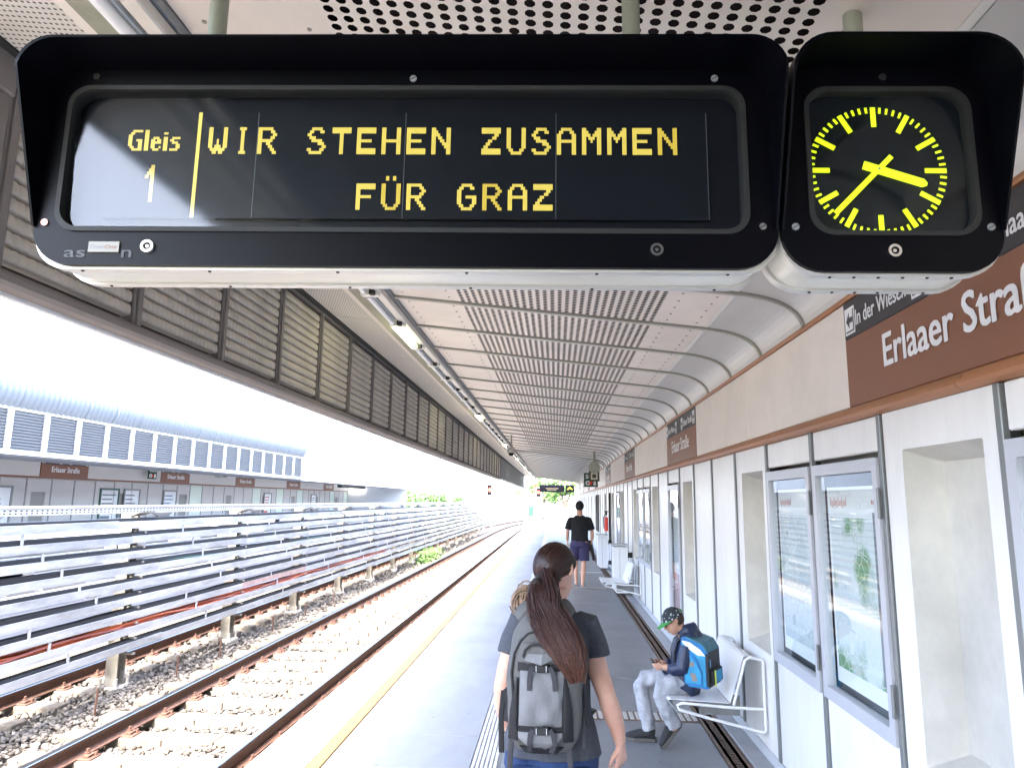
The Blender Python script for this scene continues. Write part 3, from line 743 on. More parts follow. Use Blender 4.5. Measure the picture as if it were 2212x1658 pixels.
# iron stakes with no purpose but seen along the rack
st = MB().tube([(0,0,-.62),(0.01,0,-.30)], .012, n=6).mesh("ground_stake", rust)
for i, (x, y) in enumerate(((-5.0,7.75),(-5.0,9.4),(-5.0,10.6),(-5.02,12.6),(-5.0,14.2),(-5.0,16.0))):
    o = bpy.data.objects.new("ground_stake", st); COL.objects.link(o); o.location = (x, y, 0); tag(o, ["nearest thin rusty stake under the lowest cable tray", "second rusty stake from the camera under the cable rack", "third rusty stake under the cable rack", "fourth rusty stake under the cable rack", "fifth rusty stake under the cable rack", "farthest rusty stake under the cable rack"][i], "stake", "rusty stakes below the cable trays")

# ================= FAR PLATFORM =================
XF, XFW = -9.95, -14.0
fp = struct("far_platform", "far platform slab beyond the second track")
obj("far_slab", MB().box(-17.5, -8.75, -8, 48, -.9, 0), fl_left, fp)
fw = thing("far_wall", "panelled wall of the opposite platform with brown name signs", "wall", (XFW, 0, 0))
obj("wall_core", MB().box(XFW-.3, XFW-.05, -8, 47, 0, 3.1), creamw, fw)
fm = .93; fpan = MB().bbox(XFW-.045, XFW, .02, fm-.02, .05, 2.2, .006).mesh("wall_panel", mat("far_panel", (.60,.58,.55), .5, rnd=.08, var=.05))
fj = MB().box(XFW-.045, XFW+.012, -.02, .02, .05, 2.2).mesh("joint_strip", jointm)
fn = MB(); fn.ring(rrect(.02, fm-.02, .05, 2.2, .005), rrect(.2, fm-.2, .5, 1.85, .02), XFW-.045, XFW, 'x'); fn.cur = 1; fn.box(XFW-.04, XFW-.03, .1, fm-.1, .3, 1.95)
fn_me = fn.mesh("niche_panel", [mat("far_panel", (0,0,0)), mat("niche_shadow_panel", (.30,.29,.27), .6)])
flit = MB().bbox(XFW-.045, XFW, .02, fm-.02, .05, 2.2, .006).mesh("wall_panel", mat("pale_green_panel", (.62,.72,.62), .4))
y = 9.4; i = 0
while y < 47:
    inst("joint_strip", fj, (0, y, 0), fw)
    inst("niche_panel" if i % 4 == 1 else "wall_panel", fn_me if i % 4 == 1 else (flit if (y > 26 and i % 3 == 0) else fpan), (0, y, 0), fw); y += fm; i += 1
obj("brown_band", MB().box(XFW-.05, XFW-.005, -8, 47, 2.22, 2.83), brown, fw)
fb = MB().bbox(XFW-.005, XFW+.02, 0, 3.9, 2.27, 2.80, .01).mesh("band_panel", mat("far_band", (.60,.57,.53), .5))
FS = [18.2+5.86*i for i in range(-2, 5)]
for s in FS: inst("band_panel", fb, (0, s+1.93, 0), fw)
# far fascia: white frames with grey louvres
ff = thing("far_louvre_fascia", "white framed grey louvre panels along the opposite canopy", "louvre fascia", (XF, 0, 2.5))
fpitch = .93; fy0 = 26.9-21*fpitch
lp = mat("far_louvre_grey", (.20,.195,.20), .55, var=.05)
mb = MB(); K = 13
for k in range(K): mb.add([(XF-.03, .06, 2.60+k*.056), (XF-.03, fpitch-.06, 2.60+k*.056), (XF+.012, fpitch-.06, 2.585+k*.056+.0), (XF+.012, .06, 2.585+k*.056), (XF+.005, fpitch-.06, 2.57+k*.056), (XF+.005, .06, 2.57+k*.056), (XF-.03, .06, 2.655+k*.056), (XF-.03, fpitch-.06, 2.655+k*.056)], [(6,7,1,0),(0,1,2,3),(3,2,4,5)])
flp = mb.mesh("louvre_panel", lp)
mb = MB(); mb.ring(rrect(.0, fpitch, 2.50, 3.36, .002, 1), rrect(.055, fpitch-.055, 2.585, 3.31, .002, 1), XF-.02, XF+.03, 'x'); ffr = mb.mesh("panel_frame", whitep)
for i in range(21):
    y = fy0+i*fpitch; inst("louvre_panel", flp, (0, y, 0), ff); inst("panel_frame", ffr, (0, y, 0), ff)
obj("backing_sheet", MB().box(XF-.06, XF-.05, fy0, 26.9, 2.5, 3.36), greyp, ff)
# grey fascia beyond
fg = thing("far_plain_fascia", "pale panelled fascia and stepped roof at the far end of the opposite platform", "fascia", (XF, 26, 2.5))
pm_ = MB().bbox(XF-.04, XF, .02, 1.3, 2.45, 3.30, .01).mesh("fascia_panel", whitep)
for i in range(15): inst("fascia_panel", pm_, (0, 26.95+i*1.31, 0), fg)
for k in range(5): obj("roof_step", MB().box(XF-.6-.5*k-.5, XF-.1-.42*k, 26.95, 46.6, 3.31+.17*k, 3.47+.17*k), whitep, fg)
obj("end_wall", MB().box(-14, XF-.05, 46.6, 46.7, 0, 3.3), greyp, fg)
# far canopy
fc = struct("far_canopy", "opposite canopy with rolled corrugated edge")
obj("canopy_underside", MB().box(-14.4, XF-.07, -8, 46, 3.02, 3.1), greyp, fc)
jm = MB()
y = 6.
while y < 26: jm.box(XF-.5, XF-.02, y, y+.02, 2.44, 2.47); y += 1.335
obj("canopy_soffit", MB().box(XF-1.2, XF-.02, -8, 46, 2.47, 2.50), mat("far_soffit", (.16,.16,.17), .6), fc)
tube_y0, tube_y1 = 5.0, 27.3; per = .15; cx_, cz_ = XF-.36, 3.70; rad = .50
yy = np.arange(tube_y0, tube_y1, per/5); vs = []; nA = 22
for yv in yy:
    e = .040*abs(math.sin(math.pi*yv/per))
    if (yv % .93) < .03: e = -.03
    rr = rad+e
    if yv > tube_y1-.55: q = (yv-(tube_y1-.55))/.55; rr *= math.sqrt(max(.02, 1-q*q*.9))
    for k in range(nA+1):
        a = R(-41+215*k/nA); vs.append((cx_+rr*math.cos(a), yv, cz_+rr*math.sin(a)))
n = nA+1; mb = MB(); mb.add(vs, [(i*n+k, i*n+k+1, (i+1)*n+k+1, (i+1)*n+k) for i in range(len(yy)-1) for k in range(nA)])
mb.add([vs[(len(yy)-1)*n+k] for k in range(n)], [tuple(range(n))])
obj("corrugated_tube_roof", mb, mat("corrugated_white", (.20,.215,.235), .4, metal=.1), fc, sm=60)
obj("roof_body", MB().box(-14.5, cx_, -8, 26, 3.1, 4.0), whitep, fc)

# ================= STATION NAME SIGNS =================
def icon_box(w=.11):
    """white square with a dark running-exit style glyph, in XZ plane facing -Y, lower-left at 0"""
    mb = MB(); mb.box(0, w, -.0025, 0, 0, w*1.25); mb.cur = 1
    h = w*1.25; q = -.0038
    mb.add([(w*.16,q,h*.5),(w*.5,q,h*.84),(w*.5,q,h*.62),(w*.84,q,h*.62),(w*.84,q,h*.42),(w*.5,q,h*.42),(w*.5,q,h*.2)], [(0,1,2,3,4,5,6)])
    mb.box(w*.86, w*.93, q, -.002, h*.1, h*.9); mb.box(w*.1, w*.93, q, -.002, h*.08, h*.13)
    return mb.mesh("exit_icon", [white, signdark])
ICON = icon_box()
T_name = text_mesh("Erlaaer Straße", .155, 1.14, bold=.03, mt=white)
T_dst1 = text_mesh("In der Wiesen", .082, .50, bold=.02, mt=white); T_dst2 = text_mesh("Erlaaer Straße", .082, .52, bold=.02, mt=white)
def name_sign(lbl, group):
    """built in the XZ plane facing -Y, x along the sign 0..SL, z 0..0.54"""
    t = thing("station_name_sign", lbl, "sign", (0,0,0), group=group)
    b = MB().bbox(0, SL, 0, .03, 0, .345, .003); obj("brown_plate", b, brown, t)
    b = MB().bbox(0, SL, 0, .03, .347, .54, .003); obj("direction_plate", b, signdark, t)
    for me, x, z, nm in ((T_name, .41, .135, "station_name"), (T_dst1, .145, .395, "direction_text"), (T_dst2, SL-.71, .395, "direction_text"), (ICON, .02, .365, "exit_icon"), (ICON, .69, .365, "exit_icon"), (ICON, SL-.86, .365, "exit_icon"), (ICON, SL-.15, .365, "exit_icon")):
        inst(nm, me, (x, -.001, z), t)
    return t
sg = name_sign("brown Erlaaer Straße name sign nearest the camera on the right wall band", "station name signs")
# right wall faces -X: local -Y -> -X, local +X -> -Y (text reads from far to near)
labs = ["brown Erlaaer Straße name sign nearest the camera on the right wall band", "second brown Erlaaer Straße sign along the right wall, above the plain panels", "third brown station name sign along the right wall band, seen at a sharp slant", "fourth brown station name sign far along the right wall band"]
first = True
for i, s in enumerate(SG[1:]):
    o = sg if first else dup(sg, (0,0,0), None); first = False
    o.location = (XW-.004, s+SL, 2.27); o.rotation_euler = (0, 0, R(-90)); o['label'] = labs[i] if i < 4 else "distant brown name sign on the right wall, %s from the camera" % ["","","","","fifth","sixth","seventh","eighth","ninth"][i]
flabs = {2: "brown Erlaaer Straße sign on the opposite platform, left of the green SOS sign", 3: "brown name sign on the opposite wall just right of the SOS sign", 4: "brown name sign on the opposite wall beyond the security camera", 5: "fourth brown name sign along the opposite wall", 6: "farthest brown name sign on the opposite wall"}
for i, s in enumerate(FS):
    if i < 2: continue
    o = dup(sg, (XFW+.02, s, 2.27), flabs[i], rz=R(90)); o['group'] = "name signs on the opposite platform"
# SOS signs: green plate, SOS + symbols
grn = mat("sos_green", (.004,.045,.022), .4); redm = mat("signal_red", (.75,.04,.02), .4)
T_sos = text_mesh("SOS", .12, .30, bold=.03, mt=white)
def sos_sign(lbl):
    t = thing("sos_sign", lbl, "sign", group="green SOS signs")
    obj("green_plate", MB().bbox(-.2, .2, -.02, .02, -.2, .2, .01), grn, t)
    inst("lettering", T_sos, (-.15, -.022, .04), t)
    mb = MB(); mb.ring(rrect(-.15, -.03, -.15, -.03, .04), rrect(-.12, -.06, -.12, -.06, .02), -.026, -.021, 'y'); mb.box(-.06, -.03, -.028, -.02, -.115, -.06)
    mb.cyl((.11, -.06), .035, -.026, -.021, axis='y'); mb.cyl((.11, -.12), .045, -.026, -.021, axis='y')
    obj("white_symbols", mb, white, t)
    obj("red_heart", MB().prism([(-.01,-.16),(.045,-.09),(.04,-.05),(.0,-.045),(-.045,-.06),(-.045,-.1)], -.03, -.021, 'y'), redm, t)
    return t
s1 = sos_sign("green SOS sign hanging under the near canopy beside the right wall"); s1.location = (1.02, 20.4, 2.40)
s2 = dup(s1, (XFW+.25, 23.1, 2.55), "green SOS sign between the brown signs on the opposite wall", rz=R(80))
for c in s2.children: pass

# ================= POSTER CASES =================
def poster_mat(name, hdr, kind):
    m = bpy.data.materials.new(name); m.use_nodes = True; n, l = NT(m); b = n["Principled BSDF"]; b.inputs["Roughness"].default_value = .5
    tc = n.new("ShaderNodeTexCoord"); v = n.new("ShaderNodeTexVoronoi"); v.feature = 'DISTANCE_TO_EDGE'; v.inputs["Scale"].default_value = 17
    nz = n.new("ShaderNodeTexNoise"); nz.inputs["Scale"].default_value = 3.2
    l.new(tc.outputs["Object"], v.inputs["Vector"]); l.new(tc.outputs["Object"], nz.inputs["Vector"])
    r1 = n.new("ShaderNodeValToRGB"); e = r1.color_ramp.elements; e[0].position = .46; e[1].position = .56
    e[0].color = (.62,.68,.70,1); e[1].color = ((.14,.30,.13,1) if kind == 'map' else (.50,.58,.62,1)); l.new(nz.outputs[0], r1.inputs[0])
    r2 = n.new("ShaderNodeValToRGB"); r2.color_ramp.elements[0].position = .0; r2.color_ramp.elements[1].position = .05; l.new(v.outputs[0], r2.inputs[0])
    mx = n.new("ShaderNodeMix"); mx.data_type = 'RGBA'; mx.inputs[6].default_value = (.72,.74,.72,1) if kind == 'map' else (.40,.45,.50,1)
    l.new(r2.outputs[0], mx.inputs[0]); l.new(r1.outputs[0], mx.inputs[7]); l.new(mx.outputs[2], b.inputs["Base Color"]); return m
mapm = poster_mat("area_map_print", None, 'map'); linem = poster_mat("line_map_print", None, 'line')
paper = mat("poster_paper", (.82,.84,.85), .5); hred = mat("heading_red", (.55,.05,.05), .5); inkg = mat("ink_grey", (.16,.18,.20), .5); caseback = mat("case_back_black", (.03,.035,.04), .5)
frm = mat("case_frame_lilac_grey", (.52,.53,.57), .38, metal=.15, var=.05, scale=5)
def case(lbl, yj, w, kind, z0=.745, z1=2.0, x=XW, group="display cases on the right wall", heading="Umgebungsplan"):
    """yj = lower joint; case faces -X"""
    t = thing("poster_case", lbl, "display case", (x, yj+w/2, z0), group=group)
    a, b = yj+.028, yj+w-.028
    obj("frame", MB().ring(rrect(a, b, z0, z1, .006, 2), rrect(a+.05, b-.05, z0+.065, z1-.06, .012, 2), x-.022, x+.03, 'x'), frm, t)
    obj("back_board", MB().box(x+.045, x+.055, a, b, z0, z1), caseback, t)
    obj("glass_pane", MB().add([(x-.004, a+.05, z0+.065), (x-.004, b-.05, z0+.065), (x-.004, b-.05, z1-.065), (x-.004, a+.05, z1-.065)], [(0,1,2,3)]), caseglass, t)
    pz0, pz1 = z0+.10, z1-.125; pa, pb = a+.075, b-.065
    p = obj("poster", MB().box(x+.036, x+.044, pa, pb, pz0, pz1), paper, t)
    hz = pz1-.12
    if kind in ('map', 'line'):
        obj("map_print", MB().box(x+.034, x+.0358, pa+.03, pb-.12 if False else pb-.03, pz0+.08, hz-.04), mapm if kind == 'map' else linem, p)
        mb = MB()
        for q in range(26): mb.box(x+.0325, x+.0338, pa+.035, pa+.035+.05+.03*rng.random(), pz0+.12+q*.028, pz0+.127+q*.028)
        mb.box(x+.0330, x+.0337, pa+.03, pa+.125, pz0+.1, pz0+.9); 
        obj("legend_print", mb, inkg, p)
        mb = MB(); 
        for q in range(13): mb.box(x+.0345, x+.0358, pb-.05-q*.017, pb-.045-q*.017, hz+.02-.01*(q%4==1), hz+.05+.015*(q%3==0))
        for q in range(5): mb.box(x+.0345, x+.0358, pa+.04+q*.02, pa+.052+q*.02, hz+.03, hz+.05)
        obj("heading_print", mb, mat('heading_pale_red', (.62,.22,.18), .5), p)
    elif kind == 'pink':
        obj("picture_print", MB().box(x+.034, x+.0358, pa+.01, pb-.01, pz0+.01, pz0+(pz1-pz0)*.42), mat("poster_pink", (.60,.33,.36), .5, var=.25, scale=5), p)
    elif kind == 'teal':
        obj("picture_print", MB().box(x+.034, x+.0358, pa+.01, pb-.01, pz0+.01, pz0+(pz1-pz0)*.75), mat("poster_teal", (.07,.17,.22), .5, var=.5, scale=3), p)
    mb = MB()
    for zz in (z0+.12, z1-.28): mb.bbox(x-.032, x-.02, yj+.010, yj+.026, zz, zz+.14, .003)
    obj("hinge", mb, jointm, t)
    return t
case("wide glazed poster case at the right edge of the photo, mostly cut off", J0-MOD, MOD, 'line'); 
case("glazed case with the green area map, beside the deep niche", J0+1*MOD, MOD, 'map'); case("glazed case with a pale line plan, left of the green map case", J0+2*MOD, MOD, 'line')
case("tall narrow illuminated poster case with pink lower half behind the boy", J0+7*MOD, MOD, 'pink', z0=.1, z1=2.0)
case("farther glazed case with white timetable, next to the teal poster", J0+11*MOD, MOD, 'line'); case("farther glazed case with a dark teal poster", J0+10*MOD, MOD, 'teal')
case("distant tall poster case beyond the second bench", J0+16*MOD, MOD, 'line', z0=.6, z1=2.0)
# cases on the opposite wall
def fcase(lbl, y, w, m1, m2):
    t = thing("wall_poster", lbl, "poster", (XFW, y, 1.0), group="posters on the opposite wall")
    obj("poster_frame", MB().ring(rrect(y, y+w, .75, 2.0, .01, 2), rrect(y+.05, y+w-.05, .81, 1.94, .01, 2), XFW, XFW+.04, 'x'), m1, t)
    obj("poster_sheet", MB().box(XFW+.004, XFW+.012, y+.04, y+w-.04, .8, 1.95), paper, t)
    mb = MB()
    for q in range(5): mb.box(XFW+.013, XFW+.015, y+.12, y+w-.12-.3*rng.random()*w, 1.25+q*.13, 1.29+q*.13)
    obj("print_bars", mb, m2, t)
    obj("print_block", MB().box(XFW+.013, XFW+.016, y+.1, y+w*.6, .86, 1.15), m2, t); return t
fcase("large white poster on the opposite wall below the left name sign", 16.1, 1.2, jointm, mat("poster_plum", (.16,.05,.10), .5)); fcase("green framed notice on the opposite wall below the SOS sign", 20.8, .95, mat("frame_green", (.03,.10,.08), .4), inkg)
fcase("pale poster right of the green framed notice on the opposite wall", 22.0, .9, jointm, inkg); fcase("bluish poster on the opposite wall below the second name sign", 24.3, .9, jointm, mat("poster_blue", (.18,.25,.42), .5)); fcase("small distant poster on the opposite wall past the pale green panels", 33.0, .9, jointm, hred); fcase("farthest small poster on the opposite wall", 39.5, .9, jointm, inkg)

# ================= MAIN DISPLAY =================
D = 1.6
gold = mat("segment_gold", (.60,.47,.08), .4, emit=(1.,.74,.13), estr=.04)
golddim = mat("segment_gold_dim", (.42,.32,.05), .4, emit=(1.,.70,.08), estr=.04)
yel = mat("clock_yellow", (.68,.80,.02), .4, emit=(.68,1.,.01), estr=.06)
scrm = mat("lcd_panel_dark", (.006,.008,.012), .45, spec=.2); face = mat("bezel_dark", (.004,.005,.009), .45, spec=.2)
def housing(lbl, x0, x1, zb, zt, cat, nm, rad):
    t = thing(nm, lbl, cat, ((x0+x1)/2, D+.08, zb))
    body = MB(); y0, y1 = D+.012, D+.155
    body.ring(rrect(x0+.004, x1-.004, zb+.0, zt, rad), rrect(x0+.03, x1-.03, zb+.03, zt-.03, rad*.8), D+.036, y1-.022, 'y'); obj("body_band", body, mat("band_cream", (.66,.64,.56), .25), t, sm=30)
    rim = MB(); 
    rim.ring(rrect(x0-.001, x1+.001, zb-.006, zt+.004, rad), rrect(x0+.03, x1-.03, zb+.03, zt-.03, rad*.8), D+.010, D+.035, 'y'); rim.ring(rrect(x0-.001, x1+.001, zb-.006, zt+.004, rad), rrect(x0+.03, x1-.03, zb+.03, zt-.03, rad*.8), y1-.021, y1+.004, 'y')
    rim.prism(rrect(x0+.028, x1-.028, zb+.028, zt-.028, rad*.8), y1-.03, y1-.02, 'y'); obj("metal_rim", rim, alu, t, sm=30)
    for k in range(6):
        xx = x0+.12+(x1-x0-.24)*k/5
        for yy_ in (D+.022, y1-.01): obj("rim_screw", MB().cyl((xx, yy_), .004, zb-.0085, zb-.006, n=8), rubber, t)
    return t
def frontframe(t, x0, x1, zb, zt, rad, op, orad):
    n = 8
    obj("front_frame", MB().ring(rrect(x0, x1, zb, zt, rad, n), rrect(*op, orad, n), D-.004, D+.012, 'y'), black, t, sm=30)
    a, b, c, d = op
    obj("opening_lip", MB().ring(rrect(a, b, c, d, orad, n), rrect(a+.012, b-.012, c+.012, d-.012, orad*.9, n), D-.009, D+.03, 'y'), rubber, t, sm=30)
def visor(t, x0, x1, z0, zt, rad, fwd):
    """hood: rounded-top shell whose front edge leans from the frame face at the bottom to fwd at the top"""
    path = [(x0, z0)]; n = 8
    for i in range(n+1): a = R(180-90*i/n); path.append((x0+rad+rad*math.cos(a), zt-rad+rad*math.sin(a)))
    for i in range(n+1): a = R(90-90*i/n); path.append((x1-rad+rad*math.cos(a), zt-rad+rad*math.sin(a)))
    path.append((x1, z0)); cx, czz = (x0+x1)/2, (z0+zt)/2
    vs = []; th = .006
    for (x, z) in path:
        q = min(1, max(0, (z-z0)/(zt-rad*.8-z0))); f = .012+(fwd-.012)*q
        ix = x+(th if x < cx else -th) if abs(x-cx) > (x1-x0)/2-rad-.001 else x; iz = z-th if z > zt-rad else z
        vs += [(x, D-.004, z), (x, D-f, z), (ix, D-f, iz), (ix, D-.004, iz)]
    m = len(path); mb = MB(); mb.add(vs, [(4*i+k, 4*i+(k+1)%4, 4*i+4+(k+1)%4, 4*i+4+k) for i in range(m-1) for k in range(4)]+[(3,2,1,0),(4*m-4,4*m-3,4*m-2,4*m-1)])
    obj("visor_hood", mb, black, t, sm=35)
def lock(t, x, z, m=chrome):
    o = obj("lock", MB().ring([(x+.016*math.cos(a), z+.016*math.sin(a)) for a in np.linspace(0, 6.283, 21)[:-1]], [(x+.0095*math.cos(a), z+.0095*math.sin(a)) for a in np.linspace(0, 6.283, 21)[:-1]], D-.011, D-.003, 'y').cyl((x, z), .0045, D-.009, D-.003, 'y', n=10), m, t)
def slotscrew(t, x, z, m, y=None):
    y = D-.004 if y is None else y
    mb = MB(); mb.cyl((x, z), .0088, y-.004, y, 'y', n=14); mb.cur = 1
    c, s = math.cos(.5)*.008, math.sin(.5)*.008; mb.add([(x-c, y-.0045, z-s-.001), (x+c, y-.0045, z+s-.001), (x+c, y-.0045, z+s+.0012), (x-c, y-.0045, z-s+.0012)], [(0,1,2,3)])
    obj("screw", mb, [m, rubber], t)
disp = housing("big black departure display reading WIR STEHEN ZUSAMMEN FÜR GRAZ hanging overhead", -1.296, .540, 2.337, 2.858, "display board", "departure_display", .085)
frontframe(disp, -1.296, .540, 2.337, 2.864, (.10,.10,.06,.06), (-1.245, .472, 2.423, 2.815), .055)
visor(disp, -1.296, .536, 2.435, 2.866, .085, .135)
# 5x7-ish pixel glyphs, each pixel -> two vertical bars
GL = {
'W': ["110...011","110...011","110...011","110...011","110.1.011","110.1.011","110111011",".1111111.","..11.11.."],
'I': [".1111.","..11..","..11..","..11..","..11..","..11..","..11..","..11..",".1111."],
'R': ["1111111..","11....11.","11.....11","11....11.","1111111..","11..11...","11...11..","11....11.","11.....11"],
'S': ["..11111..",".11...11.","11.......",".111.....","..11111..",".....111.",".......11","11....11.",".111111.."],
'T': ["1111111111","1111111111","....11....","....11....","....11....","....11....","....11....","....11....","....11...."],
'E': ["111111111","111111111","11.......","11.......","1111111..","11.......","11.......","111111111","111111111"],
'H': ["11.....11","11.....11","11.....11","11.....11","111111111","11.....11","11.....11","11.....11","11.....11"],
'N': ["11.....11","111....11","1111...11","11.11..11","11..11.11","11...1111","11....111","11.....11","11.....11"],
'Z': ["111111111","111111111","......11.",".....11..","...11....","..11.....",".11......","111111111","111111111"],
'U': ["11.....11","11.....11","11.....11","11.....11","11.....11","11.....11","11.....11",".11...11.","..11111.."],
'A': ["..11111..",".11...11.","11.....11","11.....11","111111111","11.....11","11.....11","11.....11","11.....11"],
'M': ["11.....11","111...111","1111.1111","11.111.11","11..1..11","11.....11","11.....11","11.....11","11.....11"],
'F': ["111111111","111111111","11.......","11.......","1111111..","11.......","11.......","11.......","11......."],
'G': ["..11111..",".11...11.","11.......","11.......","11..11111","11.....11","11.....11",".11...11.","..11111.."],
'g': ["..11111",".11....","11.....","11.....","11..111","11...11","11...11",".11..11","..11111"],
'l': ["11","11","11","11","11","11","11","11","11"],
'e': [".....",".....",".....",".111.","11.11","11111","11...","11..1",".111."],
'i': ["..","11","..","11","11","11","11","11","11"],
's': [".....",".....",".....",".1111","11...",".111.","...11","...11","1111."],
'1': ["....11","...111","..1111",".11.11","....11","....11","....11","....11","....11","....11","....11"]}
GLY = D+.016
def glyph(ch, x, z, w, h, m, shear=0.):
    g = GL[ch]; nr = len(g); nc = max(len(r) for r in g); px = w/nc; pz = h/nr; mb = MB()
    for c in range(nc):
        r = 0
        while r < nr:
            if c < len(g[r]) and g[r][c] == '1':
                r2 = r
                while r2+1 < nr and c < len(g[r2+1]) and g[r2+1][c] == '1': r2 += 1
                for k in (0, 1):
                    xa = x+c*px+k*px/2+px*.05; xb = xa+px*.42
                    za = z+h-(r2+1)*pz; zb = z+h-r*pz
                    mb.add([(xa, GLY, za), (xb, GLY, za), (xb, GLY, zb), (xa, GLY, zb)], [(0,1,2,3)])
                r = r2+1
            else: r += 1
    return mb
scr = obj("lcd_screen", MB().box(-1.141, .381, D+.0175, D+.03, 2.468, 2.755), scrm, disp)
obj("bezel", MB().box(-1.27, .51, D+.031, D+.034, 2.36, 2.84), face, disp)
def textline(s, x0, z0, w, h, pitch):
    for i, ch in enumerate(s):
        if ch == ' ': continue
        ww = w*(.55 if ch == 'I' else 1); xx = x0+i*pitch+(w-ww)/2
        mb = glyph('U' if ch == 'Ü' else ch, xx, z0, ww, h, gold)
        if ch == 'Ü':
            for q in (.22, .58): mb.add([(xx+ww*q, GLY, z0+h+.008), (xx+ww*(q+.16), GLY, z0+h+.008), (xx+ww*(q+.16), GLY, z0+h+.02), (xx+ww*q, GLY, z0+h+.02)], [(0,1,2,3)])
        obj("letter", mb, gold if rng.random() < .8 else golddim, scr)
textline("WIR STEHEN ZUSAMMEN", -.887, 2.640, .0485, .073, .0635); textline("FÜR GRAZ", -.501, 2.491, .0485, .070, .0635)
x = -1.094
for ch, w in (('g',.036),('l',.011),('e',.026),('i',.011),('s',.026)):
    obj("letter", glyph(ch, x, 2.648, w, .057, gold), gold, scr); x += w+.006
obj("digit", glyph('1', -1.046, 2.510, .028, .099, golddim), golddim, scr)
obj("divider_line", MB().add([(-.917, GLY, 2.469), (-.908, GLY, 2.469), (-.908, GLY, 2.754), (-.917, GLY, 2.754)], [(0,1,2,3)]), gold, scr)
mb = MB()
for xx in (-.762, -.383, .0, .379): mb.box(xx-.0008, xx+.0008, D+.0165, D+.0174, 2.469, 2.754)
obj("module_seams", mb, mat("seam_grey", (.12,.13,.14), .4), scr)
TL = .012   # the cover glass leans forward at the top
gm_ = MB(); a, b, c, d = -1.240, .466, 2.428, 2.810
poly = rrect(a, b, c, d, .05, 8); gm_.add([(p[0], D+.014-(p[1]-c)/(d-c)*TL, p[1]) for p in poly], [tuple(range(len(poly)))]); obj("cover_glass", gm_, screenglass, disp)
lock(disp, -1.003, 2.384, alu); lock(disp, .243, 2.382)
slotscrew(disp, -1.267, 2.445, mat("screw_copper", (.55,.28,.22), .4, metal=.6)); slotscrew(disp, .501, 2.443, chrome); slotscrew(disp, -.364, 2.835, midgrey); slotscrew(disp, .398, 2.836, midgrey); slotscrew(disp, -1.18, 2.84, blackrough)
bd = obj("maker_badge", MB().bbox(-1.150, -1.072, D-.008, D-.004, 2.368, 2.396, .001), mat("badge_cream", (.20,.185,.14), .35), disp)
def place_text(me, x, y, z, par, nm="lettering"): return inst(nm, me, (x, y, z), par)
place_text(text_mesh("Com", .011, .034, mt=inkg, depth=0), -1.145, D-.0085, 2.377, bd); place_text(text_mesh("One", .011, .030, mt=mat("badge_orange", (.20,.06,.03), .5), depth=0), -1.108, D-.0085, 2.377, bd)
gh = mat("faded_lettering", (.030,.032,.036), .5)
place_text(text_mesh("as", .028, .052, bold=.02, mt=gh, depth=0), -1.209, D-.0045, 2.356, disp, "faded_lettering"); place_text(text_mesh("n", .030, .024, bold=.02, mt=gh, depth=0), -1.066, D-.0045, 2.356, disp, "faded_lettering")
# ---- clock ----
ck = housing("square black station clock with yellow-green hands, right of the big display", .546, 1.079, 2.332, 2.862, "clock", "station_clock", .095)
frontframe(ck, .546, 1.079, 2.332, 2.870, (.10,.10,.06,.06), (.616, 1.028, 2.422, 2.813), .06)
visor(ck, .546, 1.079, 2.435, 2.872, .10, .135)
obj("bezel", MB().box(.57, 1.05, D+.031, D+.034, 2.36, 2.84), face, ck)
dial = obj("dial", MB().box(.61, 1.035, D+.020, D+.028, 2.41, 2.82), scrm, ck)
cxk, czk, rk = .799, 2.601, .170
def bar(cx, cz, a, r0, r1, w, y, tip=False, th=.0015):
    s, c = math.sin(a), math.cos(a); P = lambda r, q: (cx+r*s+q*c, y, cz+r*c-q*s)
    pts = [P(r0, -w), P(r0, w), P(r1, w), P(r1+(w*.9 if tip else 0), w*.35 if tip else w), P(r1+(w*.9 if tip else 0), -w*.35 if tip else -w), P(r1, -w)]
    if not tip: pts = [pts[0], pts[1], pts[2], pts[5]]
    n = len(pts); mb = MB(); mb.add(pts+[(p[0], p[1]+th, p[2]) for p in pts], [tuple(range(n)), tuple(range(2*n-1, n-1, -1))]+[(i, i+n, (i+1)%n+n, (i+1)%n) for i in range(n)]); return mb
for k in range(60):
    a = 2*math.pi*k/60; big = k % 5 == 0
    obj("hour_mark" if big else "minute_mark", bar(cxk, czk, a, rk*(.69 if big else .91), rk, .0062 if big else .0028, D+.017), yel, dial)
obj("hour_hand", bar(cxk, czk, R(108.3), -.038, .113, .0112, D+.012, True), yel, ck)
obj("minute_hand", bar(cxk, czk, R(224.2), -.047, .163, .0064, D+.008), yel, ck)
obj("hand_pin", MB().cyl((cxk, czk), .0028, D+.005, D+.01, 'y', n=10), midgrey, ck)
lock(ck, .812, 2.383); slotscrew(ck, .580, 2.443, midgrey); slotscrew(ck, 1.048, 2.445, midgrey); slotscrew(ck, .818, 2.84, blackrough)
poly = rrect(.621, 1.023, 2.427, 2.808, .05, 8); obj("cover_glass", MB().add([(p[0], D+.012-(p[1]-2.42)/.39*.012, p[1]) for p in poly], [tuple(range(len(poly)))]), thin_glass("clock_glass", (.9,.93,.93), .6, .05), ck)
# suspension tubes and their beam
tubem = mat("tube_olive_grey", (.36,.37,.30), .45, metal=.3, var=.2, scale=14, stretch=(1,1,.3))
for xx, par in ((-.925, disp), (.205, disp), (.80, ck)):
    obj("hanger_tube", MB().cyl((xx, D+.085), .024, 2.87, cz(xx)+.02, n=24), tubem, par, sm=True)
# the small white label marks on fascia edges come with materials

